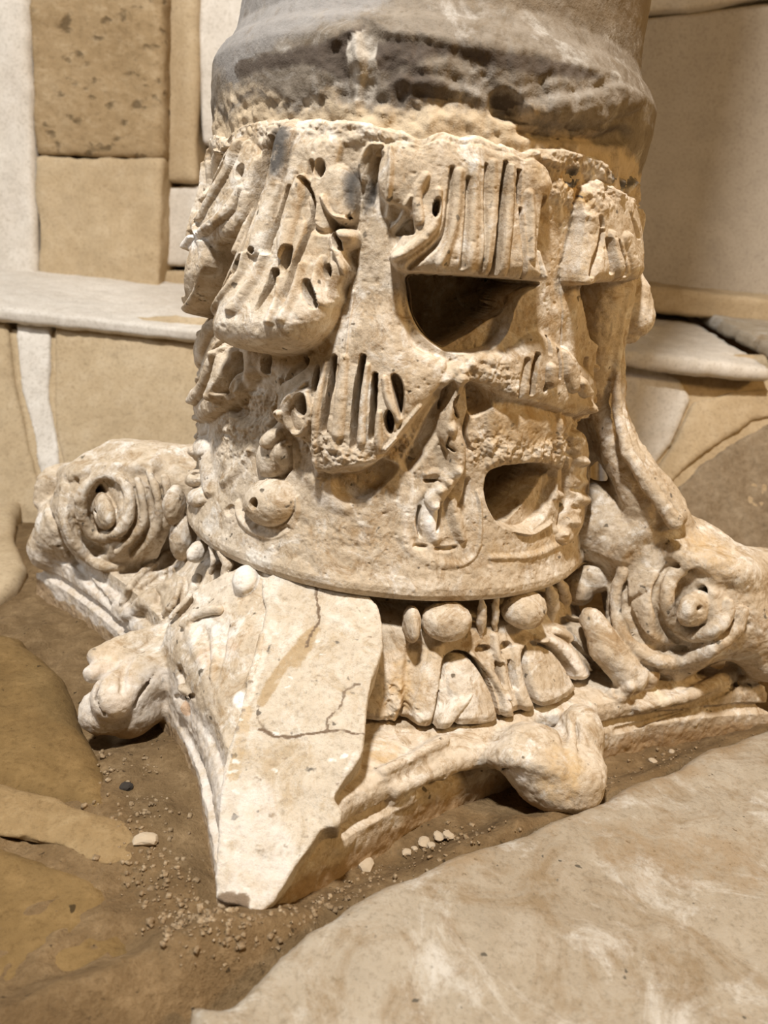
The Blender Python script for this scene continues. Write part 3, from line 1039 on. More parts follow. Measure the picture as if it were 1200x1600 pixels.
hollow(T2([(50, 1225), (40, 1290), (65, 1400), (115, 1485), (205, 1548), (260, 1530), (350, 1490), (430, 1440), (510, 1400), (535, 1340), (585, 1300), (640, 1262), (420, 1240), (200, 1225)]), 0.10, 1.45, 0.10)
hollow(T4([(435, 730), (403, 795), (412, 880), (450, 950), (492, 982), (540, 955), (620, 878), (690, 780), (718, 722), (640, 700), (540, 708)]), 0.09, 1.4, 0.06)
print('bell', round(time.time() - _t0, 1))


# ------------------------------------------------------------------ abacus, volutes, eggs, fleurons (signed distance solid)
A0 = 0.172
AZ_R, AZ_L = math.pi / 4 - A0, -math.pi / 4 - A0


def side_frame(az):
    """outward normal and direction along the side"""
    return np.array([math.sin(az), -math.cos(az), 0]), np.array([math.cos(az), math.sin(az), 0])


def diag(az):
    return np.array([math.sin(az), -math.cos(az), 0.0])


def on_cyl(px, py, R):
    d = ray(px, py)
    a = d[0] ** 2 + d[1] ** 2
    b = CAM[0] * d[0] + CAM[1] * d[1]
    c = CAM[0] ** 2 + CAM[1] ** 2 - R * R
    q = max(b * b - a * c, 0)
    return CAM + d * ((-b - math.sqrt(q)) / a)


# near corner: both volutes are broken away and the break is filled with a sloping patch of mortar
GN = diag(-A0)
VN = np.array([-GN[1], GN[0], 0.0])
PT0 = GN * 0.245 + np.array([0, 0, 0.176])
PT1 = GN * 0.500 + np.array([0, 0, 0.004])
PT_N = np.cross(PT1 - PT0, VN)
PT_N = PT_N / np.linalg.norm(PT_N)
if PT_N[2] < 0:
    PT_N = -PT_N
PT_U = (PT1 - PT0) / np.linalg.norm(PT1 - PT0)



S = Solid()


def core_fn(Q):
    r = np.hypot(Q[:, 0], Q[:, 1])
    return np.maximum(r - 0.188, np.maximum(Q[:, 2] - 0.178, -0.06 - Q[:, 2]))


S.put(core_fn, label='core')


def abacus_fn(Q):
    d = np.full(len(Q), -1.0)
    z = Q[:, 2]
    step = np.interp(z, [-0.06, 0.016, 0.020, 0.026, 0.030, 0.042, 0.050, 0.054], [0, 0, -0.008, -0.010, -0.004, -0.004, -0.008, -0.016])
    for k in range(4):
        n, e = side_frame(AZ_R + k * math.pi / 2)
        a, s = Q @ n, Q @ e
        d = np.maximum(d, a - (0.298 + 0.068 * np.minimum(s / 0.37, 1.1) ** 2 + step))
        g = diag(AZ_R + math.pi / 4 + k * math.pi / 2)
        d = np.maximum(d, Q @ g - (0.487 if k == 3 else 0.515) - step)
    d = np.maximum(d, np.where(Q @ GN > 0.3, (Q - PT0) @ PT_N + 0.006, -1))
    return np.maximum(d, np.maximum(z - 0.054 - 0.02 * (Q @ VN < -0.02), -0.06 - z)) * 0.9


S.put(abacus_fn, (-0.56, -0.56, -0.07), (0.56, 0.56, 0.08), k=0.006, label='abacus')


def flare_fn(Q):
    r = np.hypot(Q[:, 0], Q[:, 1])
    R = np.interp(Q[:, 2], [0.05, 0.072, 0.085, 0.11, 0.14, 0.15], [0.276, 0.280, 0.278, 0.261, 0.239, 0.226])
    d = np.maximum((r - R) * 0.85, np.maximum(Q[:, 2] - 0.146, 0.05 - Q[:, 2]))
    return np.maximum(d, Q @ VN + 0.01)          # only on the left of the near corner; the right side is carved separately


S.put(flare_fn, (-0.3, -0.3, 0.04), (0.3, 0.3, 0.15), k=0.004, label='moulding')

VOL = {}
for nm, az in (('right', AZ_R + math.pi / 4), ('left', AZ_L - math.pi / 4)):
    g = diag(az)
    v = np.array([-g[1], g[0], 0])
    lab = 'volute#' + nm
    for sg in (-1, 1):
        n, e = side_frame(az + sg * math.pi / 4)
        es = -sg * e
        c = n * 0.262 + es * 0.258 + np.array([0, 0, 0.142])
        ax = n * math.cos(0.16) + np.array([0, 0, math.sin(0.16)])
        up = np.cross(ax, e)

        def disc(Q, c=c, ax=ax):
            q = Q - c
            h = q @ ax
            r = np.sqrt(np.maximum((q * q).sum(1) - h * h, 0))
            a = r - 0.088
            b = np.abs(h) - 0.034
            rr = 0.010
            a, b = a + rr, b + rr
            return np.hypot(np.maximum(a, 0), np.maximum(b, 0)) + np.minimum(np.maximum(a, b), 0) - rr
        S.put(disc, c - 0.1, c + 0.1, k=0.014, label=lab)
    # the arm from the bell to the corner
    rise = 0.03 if nm == 'right' else 0.0
    S.chain([g * 0.23 + (0, 0, 0.20 + rise), g * 0.32 + (0, 0, 0.185 + rise), g * 0.40 + (0, 0, 0.145 + rise), g * 0.455 + (0, 0, 0.10 + rise * 1.2)], [0.05, 0.052, 0.055, 0.045], k=0.03, label=lab)
    S.chain([g * 0.44 + (0, 0, 0.11 + rise), g * 0.49 + (0, 0, 0.06 + rise)], [0.035, 0.03], k=0.02, label=lab)

def poly_sdf(L, x, y):
    best = np.full(len(x), 1e9)
    ins = np.zeros(len(x), bool)
    for a, b in zip(L, np.roll(L, -1, 0)):
        ex, ey, wx, wy = b[0] - a[0], b[1] - a[1], x - a[0], y - a[1]
        t = np.clip((wx * ex + wy * ey) / (ex * ex + ey * ey + 1e-12), 0, 1)
        best = np.minimum(best, np.hypot(wx - ex * t, wy - ey * t))
        c = ((a[1] > y) != (b[1] > y)) & (x < (b[0] - a[0]) * (y - a[1]) / (b[1] - a[1] + 1e-12) + a[0])
        ins ^= c
    return np.where(ins, -best, best)


def prism(S, P3, axis, depth, k=0.004, label=None, rnd=0.004, taper=0.0, op='add', smooth=True):
    """Outline (3D points in a plane) pushed back along -axis by depth, rounded; taper widens it downwards."""
    P3 = np.asarray(P3, float)
    axis = np.asarray(axis, float) / np.linalg.norm(axis)
    o = P3.mean(0)
    u = P3[1] - P3[0]
    u = u - axis * (u @ axis)
    u = u / np.linalg.norm(u)
    w = np.cross(axis, u)
    L = np.stack([(P3 - o) @ u, (P3 - o) @ w], 1)
    if smooth:
        L = smooth_line(L, 2, True)

    def fn(Q):
        q = Q - o
        h = q @ axis
        a = poly_sdf(L, q @ u, q @ w) + rnd + taper * h
        b = np.maximum(h, -depth - h) + rnd
        return np.hypot(np.maximum(a, 0), np.maximum(b, 0)) + np.minimum(np.maximum(a, b), 0) - rnd
    E = np.concatenate([P3, P3 - axis * depth])
    pad = 0.01 + depth * abs(taper)
    S.put(fn, E.min(0) - pad, E.max(0) + pad, op, k, label)


NLf = side_frame(AZ_L)[0]
patch_px = [(408, 905), (455, 888), (490, 888), (545, 908), (592, 945), (598, 1010), (582, 1060), (574, 1110), (568, 1170), (556, 1195), (532, 1225), (523, 1250), (534, 1266), (530, 1290), (514, 1292), (498, 1302), (484, 1326), (462, 1352),
            (440, 1390), (408, 1425), (372, 1415), (336, 1404), (338, 1330), (342, 1250), (352, 1180), (372, 1120), (386, 1060), (404, 1000), (414, 950)]
S.hull([(PT0 - PT_N * 0.010, PT_N), (VN * 0.066, VN * 0.96 + GN * 0.24), (-VN * 0.052, -VN * 0.96 + GN * 0.24), (GN * 0.50, GN), (np.array([0, 0, -0.06]), np.array([0, 0, -1.0])), (GN * 0.2, -GN)],
       (-0.2, -0.56, -0.06), (0.12, -0.15, 0.19), k=0.008, label='corner_block', rnd=0.006)
FA, FB, FC = on_plane(402, 915, PT0, PT_N), on_plane(345, 1230, PT0, PT_N), on_z(258, 1115, 0.062)
FN = np.cross(FB - FA, FC - FA)
FN = FN * (1 if FN[2] > 0 else -1)
S.hull([(FA - PT_N * 0.004, FN), (PT0 - PT_N * 0.007, PT_N), (VN * 0.02, VN), (on_z(268, 985, 0.09), -side_frame(AZ_L)[1]), (NLf * 0.305, NLf), (GN * 0.21, -GN), (GN * 0.47, GN), (np.array([0, 0, -0.06]), np.array([0, 0, -1.0]))], (-0.35, -0.56, -0.06), (0.1, -0.1, 0.2), k=0.010, label='fluted_leaf', rnd=0.012)
for zz, pts, rr_ in ((0.062, [(272, 985), (210, 1006), (150, 1026)], (16, 20, 14)), (0.052, [(260, 1010), (200, 1034), (146, 1052)], (18, 22, 15)),
                     (0.040, [(275, 1035), (225, 1062), (176, 1090)], (34, 42, 34)), (0.014, [(250, 1085), (200, 1108), (160, 1112)], (34, 44, 36)), (0.05, [(300, 990), (255, 1040)], (30, 34))):
    P3 = np.array([on_z(x, y, zz) for x, y in pts])
    S.chain(P3, np.array(rr_) * ((P3 - CAM) @ CF) / F_PX, k=0.007, label='fleuron#left')
S.blob(on_z(872, 1205, 0.026), (0.046, 0.044, 0.034), k=0.012, label='fleuron#right', power=2.5)
S.blob(on_z(830, 1180, 0.040), (0.036, 0.036, 0.030), k=0.012, label='fleuron#right')
S.blob(on_z(905, 1150, 0.048), (0.025, 0.030, 0.034), k=0.012, label='fleuron#right')
S.chain([on_z(925, 968, 0.128), on_z(948, 1015, 0.100), on_z(985, 1058, 0.070)], [0.014, 0.020, 0.020], k=0.008, label='tongue_leaf#end')
S.chain([on_z(958, 975, 0.120), on_z(985, 1020, 0.092), on_z(1010, 1055, 0.068)], [0.010, 0.014, 0.016], k=0.006, label='tongue_leaf#end')
BASE = Solid()
prism(S, [on_plane(x, y, PT0, PT_N) for x, y in patch_px], PT_N, 0.05, k=0.0, label='mortar_patch', rnd=0.003, taper=-0.12)
BASE.p = list(S.p)

# carved pieces, written as image points and laid on the solid above
FEAT = []


def rope(T, pts, off=0.0, k=0.002, label='moulding', op='add', sc=2.857):
    L = smooth_line(pts, 3) if len(pts) > 2 else np.asarray(pts, float)
    x0, y0 = T([(0, 0)])[0]
    FEAT.append(('rope', [(x0 + a / 2.857, y0 + b / 2.857) for a, b, w in L], L[:, 2] / 2.857, off, k, label, op))


def ball(T, x, y, rx, ry, rz=None, off=0.0, k=0.003, label='moulding', op='add', rot=None):
    (a, b), = T([(x, y)])
    FEAT.append(('ball', [(a, b)], (rx / 2.857, ry / 2.857, (rz if rz else (rx + ry) / 2) / 2.857, rot), off, k, label, op))


T5, T6, T7, T8 = crop(40, 680), crop(600, 860), crop(860, 640), crop(200, 900, 2.4)
SUB = 'sub'
# --- cove, broken ledge and fleuron on the right --------------------------------------
rope(T6, [(60, 1070, 26), (180, 1010, 34), (320, 940, 38), (450, 900, 34)], 0.003, label='abacus', k=0.008)
rope(T6, [(40, 1110, 30), (110, 1090, 34)], 0.003, label='abacus', k=0.008)
rope(T6, [(0, 985, 22), (120, 930, 26), (260, 850, 30)], 0.004, label='abacus', k=0.008)
rope(T6, [(250, 985, 34), (360, 930, 44), (470, 915, 42), (580, 930, 40), (700, 960, 36), (780, 980, 30)], 0.000, label='fleuron#right', k=0.010)
rope(T6, [(850, 900, 7), (858, 840, 8), (850, 780, 7)], 0.006, op=SUB, k=0.006)
rope(T6, [(835, 740, 16), (832, 820, 20), (845, 905, 18)], -0.001, label='fleuron#right', k=0.004)
rope(T6, [(775, 770, 14), (800, 820, 16), (800, 870, 10)], 0.010, op=SUB, k=0.003)
rope(T6, [(450, 990, 8), (540, 965, 10), (610, 945, 10)], 0.010, op=SUB, k=0.002)
rope(T6, [(1020, 640, 26), (1060, 650, 30), (1100, 610, 24)], 0.002, label='abacus', k=0.004)
ball(T6, 1045, 640, 26, 18, 16, 0.012, op=SUB)
# mouldings of the abacus face to the right corner
rope(T7, [(400, 1330, 26), (520, 1300, 26), (650, 1260, 28), (800, 1180, 30), (971, 1060, 30)], 0.004, label='abacus', k=0.006)
rope(T7, [(230, 1445, 9), (420, 1400, 9), (600, 1340, 9), (760, 1270, 9), (971, 1130, 9)], 0.004, op=SUB, k=0.004)
rope(T7, [(640, 1200, 16), (760, 1150, 18), (860, 1080, 20), (971, 980, 24)], 0.004, label='abacus', k=0.004)
# --- right volute ----------------------------------------------------------------------
VR = 'volute#right'
rope(T7, [(322, 730, 22), (298, 800, 26), (295, 900, 30), (330, 1010, 33), (410, 1090, 36), (520, 1125, 38), (640, 1110, 38), (760, 1040, 34), (835, 960, 30), (860, 900, 24)], 0.005, label=VR)
rope(T7, [(600, 700, 24), (540, 750, 28), (512, 840, 34), (545, 945, 36), (625, 1005, 38), (720, 990, 34), (790, 920, 28), (800, 860, 20)], 0.005, label=VR)
rope(T7, [(332, 770, 13), (345, 880, 17), (395, 990, 18), (470, 1060, 16), (600, 1070, 12)], 0.006, op=SUB, k=0.003)
rope(T7, [(520, 700, 11), (475, 790, 14), (470, 880, 15), (510, 970, 14), (570, 1030, 10)], 0.006, op=SUB, k=0.003)
rope(T7, [(345, 860, 8), (425, 815, 8)], 0.006, op=SUB, k=0.003)
ball(T7, 650, 885, 118, 110, 36, 0.004, op=SUB, k=0.006, rot=AZ_R)
ball(T7, 650, 890, 90, 86, 50, 0.004, label='volute_eye#right', k=0.003, rot=AZ_R)
ball(T7, 655, 885, 15, 16, 44, 0.018, op=SUB, k=0.001, rot=AZ_R)
rope(T7, [(300, 640, 40), (360, 560, 50), (450, 500, 60), (560, 480, 60)], 0.002, label=VR, k=0.02)
rope(T7, [(560, 640, 34), (700, 680, 50), (840, 730, 56), (971, 760, 60)], 0.006, label=VR, k=0.02)
rope(T7, [(520, 690, 12), (620, 705, 14), (720, 790, 10), (800, 800, 8)], 0.014, op=SUB, k=0.006)
rope(T7, [(850, 990, 26), (920, 930, 34), (971, 880, 34)], 0.004, label=VR, k=0.006)
rope(T7, [(820, 1020, 10), (880, 960, 12)], 0.008, op=SUB, k=0.004)
# --- left volute -----------------------------------------------------------------------
VLb = 'volute#left'
rope(T5, [(255, 170, 14), (190, 205, 20), (165, 320, 22), (190, 430, 22), (250, 520, 24), (330, 580, 24), (430, 590, 18)], 0.004, label=VLb)
rope(T5, [(300, 195, 20), (250, 260, 26), (250, 360, 28), (300, 440, 28), (380, 450, 26), (450, 390, 26), (465, 290, 26), (440, 210, 22), (370, 180, 20), (310, 190, 18)], 0.006, label=VLb)
rope(T5, [(235, 200, 12), (205, 300, 15), (225, 400, 15), (290, 490, 14), (360, 520, 10)], 0.006, op=SUB, k=0.003)
ball(T5, 350, 325, 92, 100, 26, 0.010, op=SUB, k=0.006, rot=AZ_L)
ball(T5, 345, 335, 74, 78, 40, 0.006, label='volute_eye#left', k=0.003, rot=AZ_L)
ball(T5, 335, 342, 12, 12, 44, 0.014, op=SUB, k=0.001, rot=AZ_L)
rope(T5, [(500, 200, 14), (520, 280, 18), (525, 370, 19), (490, 440, 17), (410, 520, 14)], 0.006, label=VLb)
rope(T5, [(555, 170, 14), (590, 270, 18), (590, 380, 18), (550, 470, 18), (480, 540, 14)], 0.006, label=VLb)
rope(T5, [(620, 190, 16), (640, 300, 18), (625, 400, 16)], 0.006, label=VLb)
rope(T5, [(488, 240, 8), (498, 320, 10), (470, 420, 9)], 0.008, op=SUB, k=0.002)
rope(T5, [(548, 240, 8), (560, 340, 10), (530, 450, 9), (470, 510, 7)], 0.008, op=SUB, k=0.002)
rope(T5, [(605, 230, 8), (615, 340, 10), (590, 450, 9)], 0.008, op=SUB, k=0.002)
rope(T5, [(70, 300, 16), (110, 210, 26), (190, 175, 26), (330, 150, 24), (470, 140, 26), (580, 125, 30)], 0.002, label=VLb, k=0.01)
rope(T5, [(100, 310, 10), (170, 480, 12), (260, 620, 12), (380, 760, 10)], 0.004, op=SUB, k=0.006)
# sprigs from the left volute to the fleuron
SP = 'leaf_sprig#left'
rope(T5, [(655, 520, 14), (565, 580, 17), (485, 650, 17), (430, 745, 15)], 0.006, label=SP)
rope(T5, [(665, 600, 14), (585, 622, 17), (505, 680, 15)], 0.008, label=SP)
rope(T5, [(640, 665, 20), (565, 720, 38), (490, 780, 40), (445, 805, 22)], 0.004, label=SP, k=0.006)
rope(T5, [(690, 640, 14), (680, 725, 17), (620, 795, 15)], 0.008, label=SP)
rope(T5, [(765, 640, 16), (735, 720, 19), (650, 812, 17)], 0.008, label=SP)
rope(T5, [(865, 780, 16), (780, 792, 19), (700, 845, 17)], 0.008, label=SP)
rope(T5, [(600, 540, 7), (520, 600, 8), (450, 690, 8)], 0.010, op=SUB, k=0.002)
rope(T5, [(640, 575, 7), (600, 590, 8)], 0.010, op=SUB, k=0.002)
rope(T5, [(712, 650, 10), (705, 710, 12), (650, 775, 9)], 0.010, op=SUB, k=0.002)
rope(T5, [(770, 690, 9), (720, 770, 11), (650, 825, 9)], 0.010, op=SUB, k=0.002)
ball(T5, 355, 705, 28, 16, 20, 0.004, op=SUB)
ball(T5, 378, 740, 14, 9, 14, 0.004, op=SUB)
# fleuron on the left side
FLb = 'fleuron#left'
rope(T5, [(470, 1000, 9), (440, 1060, 11), (430, 1150, 9)], 0.006, op=SUB, k=0.005)
rope(T5, [(340, 1120, 9), (330, 1180, 10), (360, 1230, 9)], 0.001, op=SUB, k=0.006)
rope(T5, [(560, 1080, 10), (500, 1150, 12), (470, 1200, 10)], 0.001, op=SUB, k=0.006)
# fan of flutes beside the mortar patch
FAN = 'fluted_leaf'
rope(T5, [(800, 865, 10), (812, 980, 12), (815, 1090, 9)], 0.009, op=SUB, k=0.003)
rope(T5, [(900, 850, 9), (880, 970, 11), (850, 1080, 8)], 0.008, op=SUB, k=0.003)
rope(T5, [(840, 870, 12), (842, 980, 12), (830, 1080, 9)], 0.000, label=FAN, k=0.004)
rope(T5, [(740, 880, 30), (780, 980, 26), (810, 1080, 14)], -0.004, label=FAN, k=0.006)
ball(T5, 690, 1075, 60, 46, 50, 0.0, op=SUB)
ball(T5, 720, 1140, 56, 22, 30, -0.004, label='leaf_stub#1', k=0.006)
ball(T5, 715, 1215, 52, 50, 40, -0.008, label='leaf_stub#2', k=0.008)
rope(T5, [(670, 1170, 7), (760, 1165, 7)], 0.002, op=SUB)
rope(T5, [(1060, 900, 16), (1020, 1040, 18), (960, 1180, 18), (910, 1320, 16)], -0.003, label='leaf_edge#1', k=0.005)
# side of the corner, right of the patch
rope(T6, [(60, 270, 34), (75, 400, 38), (60, 560, 36), (20, 720, 32)], 0.004, label='leaf_edge#2', k=0.006)
rope(T6, [(0, 300, 20), (20, 450, 24), (0, 600, 24)], 0.004, label='leaf_edge#2', k=0.006)
rope(T6, [(95, 430, 7), (80, 560, 8), (40, 720, 8)], 0.006, op=SUB, k=0.003)

allpx = np.array([p for f in FEAT for p in f[1]])
D = CF + np.outer((allpx[:, 0] - 600) / F_PX, CR) - np.outer((allpx[:, 1] - 800) / F_PX, CU)
D /= np.linalg.norm(D, axis=1)[:, None]
tt = np.full(len(allpx), 0.3)
for _ in range(90):
    tt = np.minimum(tt + 0.75 * BASE.value(CAM + D * tt[:, None], cull=False), 2.5)
HIT = CAM + D * tt[:, None]
kk = 0
for kind, pts, rad, off, k, lab, op in FEAT:
    n = len(pts)
    Pt, Dt, td = HIT[kk:kk + n], D[kk:kk + n], tt[kk:kk + n]
    kk += n
    depth = (Pt - CAM) @ CF
    med = np.median(td)
    if (np.abs(td - med) > 0.25).any():
        print('lost', kind, lab, pts[0], np.round(td, 2))
        Pt = CAM + Dt * np.clip(td, med - 0.12, med + 0.12)[:, None]
        if med > 1.8:
            continue
    if op == SUB and kind == 'rope':
        off = off - 0.0085
        rad = np.maximum(rad * 1.3, 3.4)
    if lab and lab.startswith('tongue') and op == 'add':
        off += 0.0025
    Pt = Pt - Dt * off
    s = depth / F_PX
    if kind == 'rope':
        S.chain(Pt, rad * s, op, k, lab)
    else:
        c = Pt[0]
        radial = np.array([c[0], c[1], 0]) / np.hypot(c[0], c[1])
        if rad[3] is not None:
            radial = diag(rad[3])
        tang = np.array([-radial[1], radial[0], 0])
        S.blob(c, (rad[0] * s[0] / (max(0.5, abs(tang @ CR)) if rad[3] is not None else 1), rad[2] * s[0], rad[1] * s[0]), np.stack([tang, radial, (0, 0, 1)]), op, k, lab)

# eggs and darts under the lip
for i, (x, y, rx, ry) in enumerate([(280, 315, 105, 86), (627, 265, 97, 78), (868, 165, 70, 80), (935, 125, 40, 68), (125, 330, 34, 76)]):
    (a, b), = T6([(x, y)])
    c = on_cyl(a, b, 0.247)
    s = ((c - CAM) @ CF) / F_PX / 2.857
    radial = np.array([c[0], c[1], 0]) / np.hypot(c[0], c[1])
    tang = np.array([-radial[1], radial[0], 0])
    cosv = max(0.35, abs(radial @ (CAM - c)) / np.linalg.norm(CAM[:2] - c[:2]))
    S.blob(c, (rx * s / (max(cosv, 0.85) if i != 4 else 1), 0.021, ry * s), np.stack([tang, radial, (0, 0, 1)]), 'add', 0.002, 'egg#%d' % i, power=2.2)
for i, L in enumerate([[(435, 205, 10), (440, 255, 26), (436, 320, 30), (430, 392, 12)], [(508, 190, 10), (497, 250, 20), (495, 320, 22), (495, 385, 12)],
                       [(735, 150, 12), (748, 205, 34), (750, 250, 36), (740, 330, 14)], [(780, 130, 12), (800, 170, 32), (808, 220, 32), (790, 300, 14)]]):
    P3 = np.array([on_cyl(*T6([(x, y)])[0], 0.243) for x, y, w in L])
    s = ((P3 - CAM) @ CF) / F_PX / 2.857
    S.chain(P3, np.array([w for _, _, w in L]) * s * 0.85, 'add', 0.002, 'dart#%d' % i)
for i, (x, y, rx, ry, lab) in enumerate([(765, 520, 42, 46, 'egg#7'), (990, 650, 64, 70, 'egg#8'), (700, 455, 56, 110, 'leaf_bud#1'), (668, 310, 44, 90, 'leaf_bud#2')]):
    (a, b), = T5([(x, y)])
    c = on_cyl(a, b, 0.252 if i < 2 else 0.25)
    s = ((c - CAM) @ CF) / F_PX / 2.857
    S.blob(c, (rx * s, 0.024, ry * s), None if i > 1 else None, 'add', 0.003, lab)
for i, L in enumerate([[(825, 500, 16), (840, 560, 20), (830, 610, 16)], [(870, 520, 18), (900, 575, 26), (890, 625, 18)]]):
    P3 = np.array([on_cyl(*T5([(x, y)])[0], 0.247) for x, y, w in L])
    s = ((P3 - CAM) @ CF) / F_PX / 2.857
    S.chain(P3, np.array([w for _, _, w in L]) * s, 'add', 0.002, 'dart#%d' % (i + 5))

# stalks that flare from the bell to the right volute, and their mirror on the left
for sgn, az0, nm in ((1, AZ_R + math.pi / 4, 'right'),):
    hh = 0.062 if nm == 'right' else -0.05
    rr = 0.010 if nm == 'right' else 0.0
    gm = diag(az0 + sgn * 0.06)
    for q in (-0.16, -0.05, 0.06, 0.16):
        gm = diag(az0 + sgn * q)
        gf = diag(az0 + sgn * q * 0.8)
        S.chain([gm * (0.210 + rr) + (0, 0, 0.47 + hh), gm * (0.214 + rr) + (0, 0, 0.37 + hh), gm * (0.228 + rr) + (0, 0, 0.31 + hh), gf * (0.256 + rr) + (0, 0, 0.255 + hh), gf * (0.298 + rr) + (0, 0, 0.21 + hh)],
                [0.028, 0.028, 0.024 if q > -0.1 else 0.012, 0.022 if q > -0.1 else 0.014, 0.026], 'add', 0.012, 'stalk#' + nm)
    for j, da in enumerate((-0.20, -0.13, -0.06, 0.0, 0.06, 0.12, 0.18)):
        g0 = diag(az0 + sgn * da)
        g1 = diag(az0 + sgn * (da * 1.1 - 0.02))
        w = (0.005, 0.007, 0.005, 0.008, 0.0055, 0.007, 0.006)[j]
        S.chain([g0 * (0.234 + rr) + (0, 0, 0.475 + hh), g0 * (0.238 + rr) + (0, 0, 0.37 + hh), g0 * (0.250 + rr) + (0, 0, 0.308 + hh), g1 * (0.272 + rr) + (0, 0, 0.264 + hh), g1 * (0.302 + rr) + (0, 0, 0.232 + hh), g1 * (0.335 + rr) + (0, 0, 0.200 + hh)],
                [w, w, w * 1.2, w * 1.4, w * 1.6, w * 1.8], 'add', 0.005, 'stalk#' + nm)
g = diag(AZ_R + math.pi / 4 + 0.02)
S.chain([g * 0.235 + (0, 0, 0.53), g * 0.252 + (0, 0, 0.495), g * 0.262 + (0, 0, 0.470), g * 0.258 + (0, 0, 0.455)], [0.014, 0.022, 0.022, 0.014], 'add', 0.004, 'acanthus_leaf#far')

print('lower prims', len(S.p), round(time.time() - _t0, 1))
V, Fq = S.mesh((-0.6, -0.6, -0.04), (0.6, 0.6, 0.56), 0.0018)
print('lower mesh', len(V), round(time.time() - _t0, 1))
lab, names = S.labels(V)
NRM = vertex_normals(V, Fq)
isp = lab == names.index('mortar_patch')
amp = np.where(isp, 0.6, 0.9)
V = V + NRM * (amp * (fbm(V, 30, 3) * 0.0018 + fbm(V + 2, 130, 3, 0.6) * 0.0008 + np.minimum(0, vnoise(V, 240) + 0.45) * 0.0022))[:, None]
NRM = vertex_normals(V, Fq)

TINT = np.zeros((len(V), 4))
rng0 = np.random.default_rng(11)
NL0, EL0 = side_frame(AZ_L)


def stain(T, x, y, r, color, w, R=None):
    (a, b), = T([(x, y)])
    d = ray(a, b)
    t = 0.3
    for _ in range(60):
        t += 0.75 * BASE.value((CAM + d * t)[None], cull=False)[0]
    c = CAM + d * t
    rr = r / 2.857 * ((c - CAM) @ CF) / F_PX
    k = w * (1 - sstep(0.45, 1.0, np.linalg.norm(V - c, axis=1) / rr))
    m = k > TINT[:, 3]
    TINT[m, :3] = color
    TINT[m, 3] = k[m]


stain(T5, 120, 230, 90, CHALK, 0.9)
stain(T5, 200, 190, 60, CHALK, 0.9)
stain(T5, 60, 370, 40, CHALK, 0.7)
stain(T5, 660, 600, 70, CHALK, 0.6)
stain(T5, 980, 650, 85, CHALK, 0.95)
stain(T5, 830, 560, 60, CHALK, 0.6)
stain(T5, 360, 740, 120, CHALK, 0.5)
stain(T5, 960, 1180, 60, CHALK, 0.8)
stain(T5, 500, 1090, 60, CHALK, 0.5)
stain(T5, 820, 980, 90, ROSE, 0.5)
stain(T5, 910, 950, 80, ROSE, 0.45)
stain(T5, 720, 1220, 60, ROSE, 0.7)
stain(T6, 600, 1000, 60, CHALK, 0.7)
stain(T6, 130, 1080, 40, CHALK, 0.7)
stain(T7, 480, 1290, 70, (0.70, 0.62, 0.48), 0.8)
stain(T7, 480, 400, 110, CHALK, 0.5)
stain(T7, 850, 1230, 80, (0.70, 0.62, 0.5), 0.5)
stain(T7, 700, 650, 200, OCHR, 0.55)
stain(T7, 900, 700, 160, OCHR, 0.5)
stain(T6, 800, 950, 150, OCHR, 0.55)
stain(T6, 780, 1040, 150, OCHR, 0.6)
stain(T6, 60, 600, 130, OCHR, 0.6)
stain(T6, 0, 900, 130, OCHR, 0.6)
stain(T6, 300, 1030, 170, OCHR, 0.45)
# paler tint on the left side of the abacus and the near corner
nl, sl = V @ NL0, V @ EL0
side_tint = sstep(0.285, 0.296, nl) * (1 - sstep(0.058, 0.075, V[:, 2])) * 0.62
m = side_tint > TINT[:, 3]
TINT[m, :3] = (0.66, 0.61, 0.555)
TINT[m, 3] = side_tint[m]


def mark(px, width, color, w):
    L = np.array([on_plane(x, y, PT0, PT_N) for x, y in smooth_line(px, 4)])
    near = np.nonzero(isp)[0]
    d = np.full(len(near), 9.0)
    Q = V[near] + 0.0015 * np.stack([vnoise(V[near], 160), vnoise(V[near] + 7, 160), 0 * near], 1)
    for a, b in zip(L[:-1], L[1:]):
        t = np.clip(((Q - a) @ (b - a)) / ((b - a) @ (b - a)), 0, 1)
        d = np.minimum(d, np.linalg.norm(Q - a - t[:, None] * (b - a), axis=1))
    k = w * (1 - sstep(width * 0.5, width, d))
    mm = k > TINT[near, 3]
    TINT[near[mm], :3] = color
    TINT[near[mm], 3] = k[mm]


CRK = (0.16, 0.11, 0.07)
mark([(493, 908), (496, 940), (498, 968), (490, 985), (478, 1010)], 0.0024, CRK, 1.0)
mark([(405, 1140), (440, 1152), (480, 1148), (520, 1142), (568, 1147)], 0.0022, CRK, 1.0)
mark([(510, 1142), (515, 1120), (535, 1100), (540, 1080), (560, 1068)], 0.0019, CRK, 0.9)
mark([(404, 1100), (402, 1120), (412, 1140)], 0.0018, CRK, 0.7)
mark([(490, 985), (470, 1010), (450, 1030), (430, 1060), (410, 1095)], 0.008, (0.37, 0.265, 0.145), 0.85)
mark([(480, 1000), (462, 1030)], 0.012, (0.37, 0.265, 0.145), 0.85)
mark([(385, 1110), (372, 1180), (365, 1210)], 0.008, (0.46, 0.33, 0.18), 0.6)
mark([(425, 975), (405, 1040), (380, 1110)], 0.007, CHALK, 0.45)
mark([(355, 1170), (345, 1240)], 0.008, CHALK, 0.45)
mark([(340, 1340), (375, 1310)], 0.005, CHALK, 0.45)
mark([(360, 1280), (385, 1270)], 0.004, CHALK, 0.45)
mark([(350, 1412), (375, 1412)], 0.012, (0.15, 0.10, 0.06), 0.9)
mark([(560, 1180), (525, 1240)], 0.006, CHALK, 0.45)
